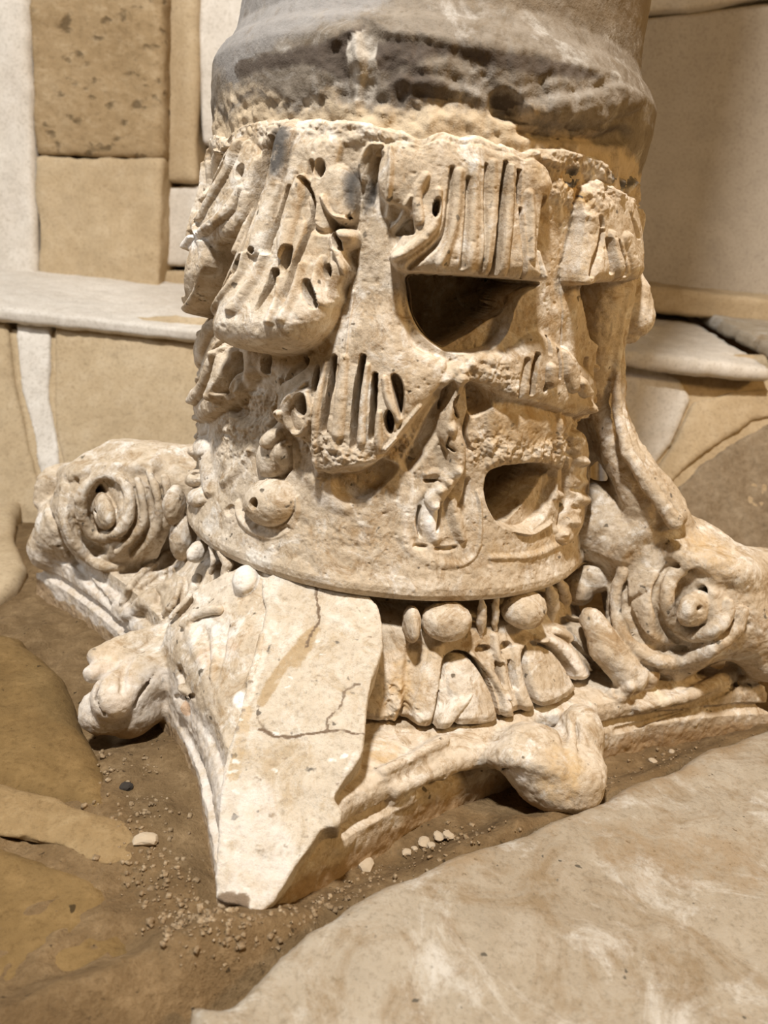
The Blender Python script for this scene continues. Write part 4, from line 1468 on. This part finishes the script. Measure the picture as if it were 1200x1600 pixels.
for q in range(46):
    x, y = 345 + 230 * rng0.random(), 930 + 460 * rng0.random()
    mark([(x, y), (x + 2 + 8 * rng0.random(), y + 6 * rng0.random() - 3)], 0.0016 + 0.0016 * rng0.random(), CHALK if rng0.random() < 0.5 else CRK, 0.65)
TINT[lab == names.index('egg#8')] = (0.74, 0.70, 0.64, 0.8)
TINT[lab == names.index('egg#7')] = (0.70, 0.66, 0.60, 0.6)
# soil line along the foot
soil = (1 - sstep(-0.004, 0.022, V[:, 2] + 0.012 * fbm(V, 22, 3))) * 0.85
m = soil > TINT[:, 3]
TINT[m, :3] = (0.33, 0.22, 0.115)
TINT[m, 3] = soil[m]

fl = np.sort(lab[Fq], axis=1)[:, 1]
PARTS = {}
order = sorted(range(len(names)), key=lambda i: 'eye' in names[i])
for i in order:
    sel = fl == i
    if sel.sum() < 6:
        continue
    nm = names[i].split('#')[0]
    par = CAPITAL
    if nm == 'volute_eye':
        par = PARTS.get('volute#' + names[i].split('#')[1], CAPITAL)
    o = quads_object(nm, V, Fq[sel], MORTAR if nm == 'mortar_patch' else LIME, par, NRM, TINT)
    PARTS[names[i]] = o
if 'mortar_patch' in PARTS:
    PARTS['mortar_patch']['label'] = 'smooth pale cracked patch filling the broken corner'
if 'egg#8' in PARTS:
    PARTS['egg#8']['label'] = 'chalky white egg on the moulding'
# ------------------------------------------------------------------ moulding of tongue leaves on the right side, carved like the bell
E = Relief([(0.17, 0.1775), (0.180, 0.150), (0.222, 0.1465), (0.234, 0.1455), (0.240, 0.142), (0.250, 0.124), (0.262, 0.104), (0.274, 0.084), (0.282, 0.069), (0.281, 0.061), (0.272, 0.056), (0.235, 0.052), (0.23, 0.02)], 0.0010)
E.w = sstep(0.050, 0.058, E.Z) * (1 - sstep(0.146, 0.150, E.Z))


def eline(pts, hgt, off, prof='round', lab=None):
    E.line([(600 + a / 2.857, 860 + b / 2.857, w / 2.857) for a, b, w in pts], hgt, off, prof, lab)


E.mass(T6([(230, 420), (270, 440), (255, 560), (235, 680), (200, 800), (150, 790), (120, 700), (140, 640), (190, 500)]), [(990, 5), (1140, 8)], 4, rnd=22, lab=1)
E.mass(T6([(285, 560), (310, 505), (350, 487), (400, 505), (450, 575), (490, 660), (505, 780), (430, 800), (330, 790), (310, 700), (290, 620)]), [(1020, 3), (1100, 8), (1140, 9)], 5, rnd=26, lab=2)
E.mass(T6([(190, 900), (195, 840), (225, 765), (285, 690), (350, 650), (405, 635), (385, 680), (335, 740), (275, 820), (215, 890)]), [(1080, 11), (1170, 14)], 8, rnd=12, lab=2)
E.mass(T6([(645, 440), (690, 428), (740, 450), (800, 505), (845, 580), (862, 650), (840, 700), (750, 745), (715, 735), (680, 640), (652, 540)]), [(1010, 4), (1080, 10), (1130, 9)], 6, rnd=26, lab=3)
E.mass(T6([(905, 325), (960, 318), (1012, 370), (1062, 460), (1120, 550), (1040, 590), (1000, 565), (950, 465), (918, 400)]), [(970, 6), (1070, 8)], 6, rnd=18, lab=5)
eline([(395, 465, 13), (450, 512, 17), (505, 585, 18), (548, 665, 22), (562, 790, 26)], 7, 5, lab=4)
eline([(690, 380, 20), (630, 400, 18), (596, 460, 17), (603, 560, 22), (628, 660, 26), (680, 765, 28)], 7, 5, lab=4)
eline([(540, 490, 12), (548, 560, 13), (562, 650, 16)], 4, 5, lab=4)
eline([(500, 380, 16), (505, 445, 16), (522, 492, 14)], 7, 4, lab=4)
eline([(690, 395, 16), (760, 405, 24), (830, 450, 30), (890, 530, 32), (948, 622, 30)], 10, 8, lab=6)
eline([(790, 365, 18), (850, 395, 20), (900, 480, 20), (960, 560, 24), (1002, 610, 24)], 7, 6, lab=7)
eline([(870, 310, 14), (885, 380, 16), (925, 455, 18), (970, 535, 20)], 8, 6, lab=7)
eline([(900, 312, 8), (960, 306, 10), (1015, 355, 12), (1066, 450, 12)], 5, 6, lab=5)
for pts, d in [([(262, 580, 9), (274, 510, 12), (320, 470, 14), (385, 480, 12), (440, 545, 10), (480, 625, 10), (507, 720, 11), (515, 785, 10)], 17),
               ([(632, 430, 10), (632, 520, 11), (650, 610, 12), (685, 705, 11), (714, 735, 8)], 19), ([(705, 428, 8), (770, 455, 10), (830, 530, 12), (870, 620, 13), (888, 655, 10)], 17),
               ([(515, 512, 9), (522, 560, 11), (534, 606, 8)], 15), ([(572, 502, 7), (580, 560, 9), (592, 618, 7)], 15), ([(845, 412, 7), (880, 455, 9), (916, 492, 8)], 15),
               ([(895, 318, 9), (905, 390, 12), (940, 470, 12), (985, 560, 12), (1008, 600, 8)], 17), ([(245, 640, 7), (235, 720, 8), (205, 810, 7)], 8)]:
    eline(pts, -d, 4, 'slot')
for x, y, rx, ry, to in [(455, 455, 42, 27, -9), (556, 440, 26, 30, -9), (830, 322, 44, 24, -8)]:
    E.lump(*T6([(x, y)])[0], rx / 2.857, ry / 2.857, 0, 0, 3, to=to)
E.dig(T6([(20, 920), (50, 760), (100, 690), (130, 760), (95, 850)]), 12, 2, edge=10)
E.dig(T6([(100, 440), (180, 430), (150, 600), (110, 680), (80, 700)]), 7, 2, edge=8)
E.rough(T6([(0, 600), (140, 640), (160, 860), (0, 960)]), 4, 2, 90)
eb = E.pts(0)
E.h += fbm(eb, 40, 3) * 0.0012 + fbm(eb + 5, 130, 3, 0.6) * 0.0005 + np.minimum(0, vnoise(eb, 260) + 0.45) * 0.0016
E.paint(T6([(760, 395), (850, 440), (910, 530), (950, 610), (900, 620), (850, 520), (770, 440)]), CHALK, 0.9, 12, edge=8)
E.paint(T6([(540, 650), (590, 640), (600, 700), (550, 720)]), CHALK, 0.7, 8, edge=8)
E.paint(T6([(430, 740), (500, 740), (500, 785), (440, 785)]), CHALK, 0.6, 10, edge=8)
E.paint(T6([(0, 560), (110, 480), (150, 640), (120, 800), (0, 960)]), OCHR, 0.55, 2)
E.paint(T6([(880, 300), (1000, 320), (1120, 540), (1000, 600), (900, 450)]), OCHR, 0.5, 6)
E.paint(T6([(180, 420), (260, 430), (230, 640), (140, 760), (120, 660)]), OCHR, 0.4, 6)
Ve = E.pts(E.h * E.w).reshape(-1, 3)
nr, nc = E.TH.shape
ii = np.arange(nr * nc).reshape(nr, nc)
jn = np.roll(ii, -1, 1)
Fe = np.stack([ii[:-1], ii[1:], jn[1:], jn[:-1]], -1).reshape(-1, 4)
Ne = vertex_normals(Ve, Fe)
if (Ne.reshape(nr, nc, 3)[nr // 2, nc // 4] @ np.array([math.sin(E.th[nc // 4]), -math.cos(E.th[nc // 4]), 0])) < 0:
    Fe, Ne = Fe[:, ::-1], -Ne
tf = np.broadcast_to(E.th[None], (nr - 1, nc)).reshape(-1)
FLe = np.where((tf > -0.14) & (tf < 2.6), E.lab[:-1].reshape(-1), -1)
for k, nm in ((0, 'moulding'), (1, 'tongue_leaf'), (2, 'tongue_leaf'), (3, 'tongue_leaf'), (4, 'forked_stem'), (5, 'tongue_leaf'), (6, 'leaf_rib'), (7, 'leaf_rib')):
    if (FLe == k).any():
        quads_object(nm, Ve, Fe[FLe == k], LIME, CAPITAL, Ne, E.tint.reshape(-1, 4))
print('lower', round(time.time() - _t0, 1))


# ------------------------------------------------------------------ column above the capital
K = Relief([(0.17, 2.6), (0.2145, 2.6), (0.2145, 0.74), (0.217, 0.712), (0.224, 0.698), (0.233, 0.690), (0.2405, 0.676), (0.242, 0.655), (0.240, 0.635), (0.2365, 0.622), (0.236, 0.604), (0.2355, 0.582), (0.18, 0.580)], 0.0021, back_cols=60, fine_below=0.80)
# the torus is chipped away in the middle and to the right
K.dig(T1([(880, 40), (760, 140), (700, 230), (760, 330), (800, 430), (1200, 480), (1560, 500), (1700, 480), (1560, 300), (1500, 200), (1200, 120), (1000, 90)]), 5, 22, edge=16)
K.dig(T2([(450, 400), (540, 380), (620, 470), (640, 540), (560, 540), (460, 500)]), 9, 18, edge=8)
K.dig(T2([(600, 540), (760, 590), (950, 590), (1110, 560), (1110, 640), (800, 620), (600, 590)]), 8, 18, edge=8)
K.line([(620 + a / 2.857, b / 2.857, w / 2.857) for a, b, w in [(640, 480, 40), (760, 480, 70), (900, 480, 80), (1060, 440, 80), (1140, 440, 60)]], 8, 22)
K.line([(620 + a / 2.857, b / 2.857, w / 2.857) for a, b, w in [(0, 330, 40), (200, 360, 50), (380, 400, 50)]], 4, 18, 'soft')
K.line([(240 + a / 2.857, b / 2.857, w / 2.857) for a, b, w in [(850, 110, 40), (880, 260, 46), (870, 420, 40)]], 5, 20, 'soft')
K.rough(T1([(700, 150), (900, 60), (1600, 140), (2160, 300), (2160, 600), (1600, 540), (700, 480)]), 3.2, 22, 55, edge=20)
K.rough(T1([(240, 420), (700, 380), (1200, 460), (1200, 560), (700, 540), (240, 540)]), 2.6, 14, 70, edge=14)
kb = K.pts(0)
K.h += fbm(kb, 14, 3) * 0.0016 * (1 - sstep(0.72, 0.9, K.Z) * 0.7)
K.h += fbm(kb, 90, 3) * 0.0006
K.w = np.ones_like(K.h)
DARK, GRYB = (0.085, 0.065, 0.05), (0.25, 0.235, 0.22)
K.paint([(300, -80), (640, -80), (600, 0), (540, 25), (430, 60), (330, 130)], GRYB, 0.85, 12, edge=24)
K.paint([(640, -80), (1100, -80), (1100, 60), (900, 40), (700, 10)], (0.19, 0.145, 0.095), 0.7, 4, edge=30)
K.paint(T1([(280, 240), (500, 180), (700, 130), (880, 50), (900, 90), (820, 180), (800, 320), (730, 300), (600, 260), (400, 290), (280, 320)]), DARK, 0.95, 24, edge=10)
K.paint(T2([(-120, 130), (200, 150), (500, 190), (800, 240), (980, 310), (960, 340), (700, 320), (420, 260), (200, 210), (60, 260), (-120, 280)]), DARK, 0.95, 22, edge=10)  # shadow line along the ledge, painted in as dark colour
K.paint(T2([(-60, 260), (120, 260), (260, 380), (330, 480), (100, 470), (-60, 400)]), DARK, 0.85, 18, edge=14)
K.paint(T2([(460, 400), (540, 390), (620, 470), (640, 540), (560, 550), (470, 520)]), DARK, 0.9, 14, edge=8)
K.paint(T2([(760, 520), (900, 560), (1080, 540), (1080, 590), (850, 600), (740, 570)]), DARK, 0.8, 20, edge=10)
K.paint(T1([(245, 380), (420, 350), (560, 420), (700, 460), (560, 520), (300, 520), (245, 480)]), (0.62, 0.50, 0.35), 0.7, 14, edge=14)
K.paint(T1([(800, 140), (920, 90), (960, 250), (930, 430), (840, 420), (830, 280)]), (0.55, 0.50, 0.43), 0.7, 22, edge=10)
mk = (1 - sstep(0.612, 0.640, K.Z + 0.012 * fbm(kb, 30, 3))) * 0.9
sel = mk > 0.3
K.tint[sel] = np.concatenate([np.broadcast_to((0.52, 0.41, 0.275), K.tint[sel][:, :3].shape), mk[sel][:, None]], 1)
K.h += (1 - sstep(0.61, 0.64, K.Z)) * fbm(kb + 3, 60, 4, 0.6) * 0.003
Vk = K.pts(K.h * K.w).reshape(-1, 3)
nr, nc = K.TH.shape
ii = np.arange(nr * nc).reshape(nr, nc)
jn = np.roll(ii, -1, 1)
Fk = np.stack([ii[:-1], ii[1:], jn[1:], jn[:-1]], -1).reshape(-1, 4)
Nk = vertex_normals(Vk, Fk)
if (Nk.reshape(nr, nc, 3)[nr // 2, nc // 4] @ np.array([math.sin(K.th[nc // 4]), -math.cos(K.th[nc // 4]), 0])) < 0:
    Fk, Nk = Fk[:, ::-1], -Nk
COLUMN = tag(empty('column', (0, 0, 0)), 'thick grey stone column with a chipped ring moulding, standing on the carved capital', 'column')
zf = Vk[Fk].mean(1)[:, 2]
quads_object('shaft', Vk, Fk[zf > 0.70], SHAFT, COLUMN, Nk, K.tint.reshape(-1, 4))
quads_object('ring_moulding', Vk, Fk[zf <= 0.70], SHAFT, COLUMN, Nk, K.tint.reshape(-1, 4))


# ------------------------------------------------------------------ floor
def stone_block(name, P3, axis, depth, mat, parent, rnd=0.012, h=0.006, amp=0.004, freq=9, smooth=True, taper=0.0, fine=0.0, dust=None):
    s = Solid()
    prism(s, P3, axis, depth, 0, name, rnd, taper, smooth=smooth)
    lo, hi = s.p[0][1] - 2 * h, s.p[0][2] + 2 * h
    v, f = s.mesh(lo, hi, h)
    n = vertex_normals(v, f)
    d = fbm(v + P3[0] * 3, freq, 4) * amp
    if fine:
        d = d + fbm(v + 1, freq * 8, 3) * fine
    v = v + n * d[:, None]
    return quads_object(name, v, f, mat, parent, None, dust(v) if dust else np.zeros((len(v), 4)))


NR_, ER_ = side_frame(AZ_R)
NL_, EL_ = side_frame(AZ_L)
xs = np.r_[np.linspace(-3, -0.8, 23)[:-1], np.arange(-0.8, 0.9, 0.0055), np.linspace(0.9, 3, 22)]
ys = np.r_[np.linspace(-3, -0.95, 20)[:-1], np.arange(-0.95, 0.65, 0.0055), np.linspace(0.65, 3, 24)]
X, Y = np.meshgrid(xs, ys)
G = np.stack([X, Y, 0 * X], -1)
dn = X * NR_[0] + Y * NR_[1]
dl = X * NL_[0] + Y * NL_[1]
Z = -0.016 + 0.010 * fbm(G, 5, 4) + 0.004 * fbm(G, 40, 4, 0.6)
Z += 0.022 * sstep(0.33, 0.375, dn) * (1 - sstep(0.37, 0.42, dn))
Z += 0.020 * np.exp(-((X + 0.07) ** 2 + (Y + 0.5) ** 2) / 0.004)
Z -= 0.020 * np.exp(-((X + 0.30) ** 2 + (Y + 0.22) ** 2) / 0.008)
Z += 0.010 * (1 - sstep(-0.14, -0.06, X)) * (1 - sstep(-0.30, -0.22, Y))
Z = np.where(Y > 0.25, Z - 0.02 * sstep(0.25, 0.5, Y), Z)
G[..., 2] = Z
ii = np.arange(X.size).reshape(X.shape)
Fg = np.stack([ii[:-1, :-1], ii[:-1, 1:], ii[1:, 1:], ii[1:, :-1]], -1).reshape(-1, 4)
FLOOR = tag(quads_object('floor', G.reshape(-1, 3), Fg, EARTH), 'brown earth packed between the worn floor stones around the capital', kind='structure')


def ground(px, z):
    return [on_z(x, y, z) for x, y in px]


def slab_dust(v):
    t = np.zeros((len(v), 4))
    a = v @ NR_ + 0.02 * fbm(v, 14, 4)
    k = (1 - sstep(0.375, 0.435, a)) * 0.75
    b = np.linalg.norm((v - np.array([0.30, -0.38, 0.02])) * (0.7, 1.6, 1), axis=1) + 0.05 * fbm(v, 12, 3)
    t[:, :3] = (0.27, 0.185, 0.10)
    t[:, 3] = np.maximum(k, 0.6 * (1 - sstep(0.02, 0.10, b)))
    return t


# big pale slab in the foreground
far_a = [np.array([1.0, 0.27, 0.024]), np.array([1.35, -0.2, 0.024]), np.array([1.0, -1.0, 0.024]), np.array([0.2, -1.05, 0.024])]
stone_block('paving_stone', np.array(ground([(290, 1640), (345, 1555), (400, 1506), (480, 1452), (560, 1408), (640, 1370), (720, 1334), (800, 1300), (880, 1264), (960, 1228), (1040, 1196), (1120, 1160), (1200, 1128)], 0.024) + far_a),
            (0, 0, 1), 0.06, SLAB, FLOOR, rnd=0.016, h=0.006, amp=0.007, freq=7, fine=0.0012, dust=slab_dust)['label'] = 'large pale worn paving slab'
# ochre stones on the left with a ridge of mortar between them
fl1 = [np.array([-0.95, -0.05, 0.0]), np.array([-1.0, -0.40, 0.0])]
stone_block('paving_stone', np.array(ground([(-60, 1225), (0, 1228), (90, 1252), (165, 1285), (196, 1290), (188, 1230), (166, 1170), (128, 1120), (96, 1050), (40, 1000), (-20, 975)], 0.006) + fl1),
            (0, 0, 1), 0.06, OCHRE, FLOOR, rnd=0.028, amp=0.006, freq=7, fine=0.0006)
fl2 = [np.array([-0.15, -1.05, 0.0]), np.array([-0.9, -1.05, 0.0]), np.array([-1.0, -0.6, 0.0])]
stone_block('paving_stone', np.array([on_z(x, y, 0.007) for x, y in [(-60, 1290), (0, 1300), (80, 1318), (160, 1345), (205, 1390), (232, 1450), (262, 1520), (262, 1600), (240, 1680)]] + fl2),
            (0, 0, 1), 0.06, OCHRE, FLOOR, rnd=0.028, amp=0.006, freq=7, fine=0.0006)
s = Solid()
L = smooth_line([(*on_z(x, y, 0.0),) for x, y in [(-160, 1225), (-60, 1252), (0, 1262), (60, 1280), (120, 1300), (175, 1320), (210, 1338)]], 4)
s.chain(L, np.r_[np.linspace(0.028, 0.024, len(L) - 6), np.linspace(0.023, 0.010, 6)], label='m')
v, f = s.mesh(s.p[0][1] - 0.01, s.p[0][2] + 0.01, 0.004)
n = vertex_normals(v, f)
v = v + n * (fbm(v, 30, 4) * 0.005)[:, None]
v[:, 2] = v[:, 2] * 0.28 + 0.0
JOINT = stone('mortar_joint', (0.17, 0.11, 0.048), (0.245, 0.165, 0.078), (0.34, 0.25, 0.135), scale=10, bump=0.6)
quads_object('mortar_joint', v, f, JOINT, FLOOR)
fl3 = [np.array([-0.75, 0.35, 0.0]), np.array([-1.3, 0.35, 0.0]), np.array([-1.2, 0.0, 0.0])]
stone_block('paving_stone', np.array(ground([(-120, 955), (-30, 950), (0, 930), (40, 880), (20, 800), (60, 745)], 0.0) + fl3), (0, 0, 1), 0.05, TAN, FLOOR, rnd=0.016, amp=0.006, freq=7)

# ------------------------------------------------------------------ raised step behind the column
STEP = tag(empty('trim_1', (0, 0.5, 0)), 'raised stone step of worn blocks behind the column', kind='structure')
R0 = np.array([0, 0.46, 0.0])
RN = np.array([0, -0.35, 0.16])
RN = RN / np.linalg.norm(RN)


def riser(px):
    return np.array([on_plane(x, y, R0, RN) for x, y in px])


def lift(P, parent):
    return P


def step_block(px, mat, **kw):
    o = stone_block('stone_block', riser(px), RN, 0.08, mat, None, smooth=False, **kw)
    o.parent = STEP
    o.matrix_parent_inverse = Matrix.Translation((0, -0.5, 0))
    return o


step_block([(84, 508), (180, 496), (275, 490), (420, 500), (420, 780), (250, 760), (100, 748), (84, 640)], TAN, rnd=0.006, amp=0.003, fine=0.001)
step_block([(-150, 500), (10, 500), (20, 590), (40, 680), (60, 760), (70, 840), (-150, 840)], TAN, rnd=0.006, amp=0.003, fine=0.001)
step_block([(22, 500), (80, 500), (76, 620), (92, 700), (90, 760), (64, 750), (50, 680), (30, 600)], GREY, rnd=0.006, amp=0.004, fine=0.001)
step_block([(940, 560), (1000, 566), (1060, 590), (1078, 622), (1050, 690), (1012, 742), (940, 760)], GREY, rnd=0.006, amp=0.003, fine=0.001)
step_block([(1085, 625), (1150, 612), (1300, 600), (1300, 640), (1180, 655), (1090, 715), (1030, 770), (1015, 750), (1055, 690)], TAN, rnd=0.006, amp=0.004, fine=0.001)
step_block([(1310, 650), (1195, 662), (1100, 722), (1035, 785), (1010, 880), (1100, 1000), (1400, 1000)], DARKST, rnd=0.012, amp=0.008, freq=14, fine=0.0015)
step_block([(430, 500), (930, 560), (930, 780), (430, 780)], TAN, rnd=0.01)


def quad_block(name, corners, axis, depth, mat, parent, **kw):
    o = stone_block(name, np.array(corners, float), axis, depth, mat, None, smooth=False, **kw)
    o.parent = parent
    if parent:
        o.matrix_parent_inverse = Matrix.Translation(-parent.location)
    return o


bk = riser([(-400, 490), (1500, 560), (1500, 1050), (-400, 1000)]) - RN * 0.009
o = stone_block('mortar_bed', bk, RN, 0.05, TAN, None, smooth=False, h=0.012, amp=0.004)
o.parent = STEP
o.matrix_parent_inverse = Matrix.Translation((0, -0.5, 0))
# tread of the step, rising a little towards the wall
TZ0 = lambda x: 0.345 + 0.02 * (x + 0.6)
for x0, x1 in ((-1.9, 0.15), (0.16, 0.72), (0.73, 1.9)):
    z0a, z0b = TZ0(x0), TZ0(x1)
    z1a, z1b = 0.45 + 0.055 * (x0 + 0.8), 0.45 + 0.055 * (x1 + 0.8)
    c = [(x0, 0.585, z0a), (x1, 0.585, z0b), (x1, 1.16, z1b), (x0, 1.16, z1a)]
    quad_block('step_slab', c, (0, -0.14, 1), 0.03, GREY if x0 < 0.5 else SLAB, STEP, rnd=0.007, h=0.008, amp=0.004, freq=9, fine=0.0015)
quad_block('base_moulding', [(0.30, 0.98, 0.50), (1.9, 0.98, 0.585), (1.9, 1.2, 0.605), (0.30, 1.2, 0.517)], (0, -0.1, 1), 0.06, TAN, STEP, rnd=0.010, h=0.009, amp=0.004, freq=9, fine=0.0015)

# ------------------------------------------------------------------ wall behind
WY = 1.12
WALL = tag(quads_object('wall_back', np.array([(-3, WY + 0.10, -0.2), (3, WY + 0.10, -0.2), (3, WY + 0.10, 3.2), (-3, WY + 0.10, 3.2), (-3, WY + 0.3, -0.2), (3, WY + 0.3, -0.2), (3, WY + 0.3, 3.2), (-3, WY + 0.3, 3.2)], float),
                        np.array([(0, 1, 2, 3), (5, 4, 7, 6), (4, 0, 3, 7), (1, 5, 6, 2), (3, 2, 6, 7), (4, 5, 1, 0)]), TAN), 'old masonry wall of stone blocks behind the column', kind='structure')


def wall_block(px, y, mat, name='stone_block', depth=0.12, **kw):
    P3 = np.array([on_plane(a, b, (0, y, 0), (0, 1, 0)) for a, b in px])
    return stone_block(name, P3, (0, -1, 0), depth, mat, WALL, smooth=False, h=0.010, **kw)


wall_block([(-250, -700), (36, -700), (42, 0), (50, 200), (60, 460), (-250, 470)], WY - 0.10, GREY, depth=0.18, rnd=0.02, amp=0.006)
wall_block([(38, -700), (258, -700), (256, 0), (252, 246), (54, 240), (44, 0)], WY - 0.09, PITTED, depth=0.18, rnd=0.008, amp=0.006, fine=0.002)
wall_block([(54, 242), (252, 248), (248, 460), (62, 460)], WY - 0.09, TAN, depth=0.18, rnd=0.008, amp=0.006, fine=0.002)
wall_block([(262, -700), (312, -700), (308, 285), (250, 285), (258, 0)], WY - 0.04, TAN, depth=0.15, rnd=0.01)
wall_block([(318, -700), (560, -700), (560, 240), (314, 225), (306, 30)], WY - 0.03, GREY, depth=0.15, rnd=0.012)
wall_block([(246, 290), (420, 290), (420, 420), (246, 415)], WY - 0.02, GREY, depth=0.13, rnd=0.012)
wall_block([(246, 422), (420, 428), (420, 500), (246, 480)], WY - 0.03, TAN, depth=0.13, rnd=0.012)
wall_block([(570, -700), (985, -700), (985, 500), (570, 500)], WY + 0.01, TAN, depth=0.1)
wall_block([(990, 30), (1200, 4), (1700, -60), (1700, 540), (990, 500)], WY + 0.01, PLASTER, 'plaster_panel', depth=0.1, rnd=0.012, amp=0.003, freq=3)
wall_block([(990, -700), (1700, -700), (1700, -72), (1200, -8), (1100, 10), (990, 22)], WY - 0.02, GREY, depth=0.13, rnd=0.012, amp=0.004)
print('env', round(time.time() - _t0, 1))

# ------------------------------------------------------------------ pebbles and crumbs
rng = np.random.default_rng(3)


def pebble_mesh(seed):
    r = np.random.default_rng(seed)
    import bmesh
    bm = bmesh.new()
    bmesh.ops.create_icosphere(bm, subdivisions=2, radius=1)
    for v in bm.verts:
        p = np.array(v.co)
        k = 1 + 0.28 * float(fbm(p[None] + seed * 9.1, 1.1, 2)[0])
        q = np.sign(p) * np.abs(p) ** 0.8
        v.co = Vector(q * k)
    me = bpy.data.meshes.new('pebble')
    bm.to_mesh(me)
    bm.free()
    return me


PALE = stone('pale_pebble', (0.34, 0.26, 0.17), (0.46, 0.37, 0.26), (0.58, 0.50, 0.39), scale=40, bump=0.3)
BLACK = stone('dark_pebble', (0.02, 0.017, 0.014), (0.04, 0.033, 0.027), (0.07, 0.06, 0.05), scale=40, bump=0.3)
PM = [pebble_mesh(k) for k in range(5)]
for me in PM[:4]:
    me.materials.append(PALE)
PM[4].materials.append(BLACK)


def floor_z(x, y):
    i = np.clip(np.searchsorted(ys, y), 1, len(ys) - 1)
    j = np.clip(np.searchsorted(xs, x), 1, len(xs) - 1)
    return float(Z[i, j])


def pebble(px, py, rx, ry, me, rot, label, group=None, rz=0.5):
    z = -0.005
    for _ in range(4):
        p = on_z(px, py, z)
        z = floor_z(p[0], p[1])
    s = ((p - CAM) @ CF) / F_PX
    o = bpy.data.objects.new('pebble', me)
    o.scale = (rx * s, ry * s * 1.3, ry * s * rz * 1.3)
    o.rotation_euler = (0, 0, rot)
    o.location = (p[0], p[1], z + ry * s * rz * 0.55)
    COL.objects.link(o)
    tag(o, label, 'pebble', group)
    return o


pebble(229, 1314, 23, 11, PM[0], 0.1, 'flat pale stone chip lying alone on the brown earth left of the capital')
pebble(198, 1230, 10, 7, PM[4], 0.3, 'small black lump on the earth below the left fleuron')
pebble(570, 1352, 15, 12, PM[1], 0.5, 'pale angular pebble in the earth beside the mortar patch corner')
for k, (x, y, a, b) in enumerate([(636, 1333, 9, 6), (662, 1318, 14, 7), (686, 1308, 9, 7), (700, 1306, 8, 7), (648, 1327, 6, 4), (674, 1322, 7, 5), (538, 1358, 6, 5)]):
    pebble(x, y, a, b, PM[k % 4], k * 1.3, 'small pale stone chip in the row along the foot of the abacus', 'chips along the abacus')
for k, (x, y, a, b) in enumerate([(1138, 1140, 8, 6), (890, 1250, 8, 5), (852, 1258, 8, 5), (868, 1256, 5, 4), (1020, 1190, 8, 5), (1050, 1175, 6, 4)]):
    pebble(x, y, a, b, PM[(k + 1) % 4], k * 2.1, 'tiny pale stone chip in the earth between right fleuron and slab', 'chips by the right fleuron')

crumb_v, crumb_f = [], []
cube = np.array([(-1, -1, -1), (1, -1, -1), (1, 1, -1), (-1, 1, -1), (-1, -1, 1), (1, -1, 1), (1, 1, 1), (-1, 1, 1)], float)
cf = np.array([(0, 3, 2, 1), (4, 5, 6, 7), (0, 1, 5, 4), (1, 2, 6, 5), (2, 3, 7, 6), (3, 0, 4, 7)])
path = [(330, 1500), (300, 1480), (270, 1400), (215, 1290), (180, 1200), (420, 1470), (500, 1395), (600, 1345), (720, 1315), (930, 1225), (1060, 1180), (230, 1350), (290, 1440), (350, 1480), (440, 1440)]
cnt = 0
for k in range(1300):
    a, b = path[rng.integers(len(path))]
    x, y = a + rng.normal() * 42, b + rng.normal() * 24
    p = on_z(x, y, -0.006)
    if not (-0.8 < p[0] < 0.85 and -0.9 < p[1] < 0.6):
        continue
    z = floor_z(p[0], p[1])
    if S.value(np.array([[p[0], p[1], max(z, 0.0)]]), cull=False)[0] < 0.006:
        continue
    r = 0.0006 + 0.0016 * rng.random() ** 3
    c = cube * (r * rng.uniform(0.6, 1.3, 3)) * rng.uniform(0.75, 1.1, (8, 1))
    t = rng.random() * 6.28
    c = np.stack([c[:, 0] * math.cos(t) - c[:, 1] * math.sin(t), c[:, 0] * math.sin(t) + c[:, 1] * math.cos(t), c[:, 2]], 1)
    crumb_v.append(c + (p[0], p[1], z + r * 0.4))
    crumb_f.append(cf + 8 * cnt)
    cnt += 1
CRUMB = stone('stone_crumbs', (0.10, 0.065, 0.035), (0.24, 0.165, 0.09), (0.55, 0.44, 0.30), scale=90, bump=0.2)
tag(quads_object('gravel', np.concatenate(crumb_v), np.concatenate(crumb_f), CRUMB), 'fine stone crumbs strewn over the earth around the capital', 'gravel', kind='stuff')
print('done', round(time.time() - _t0, 1))
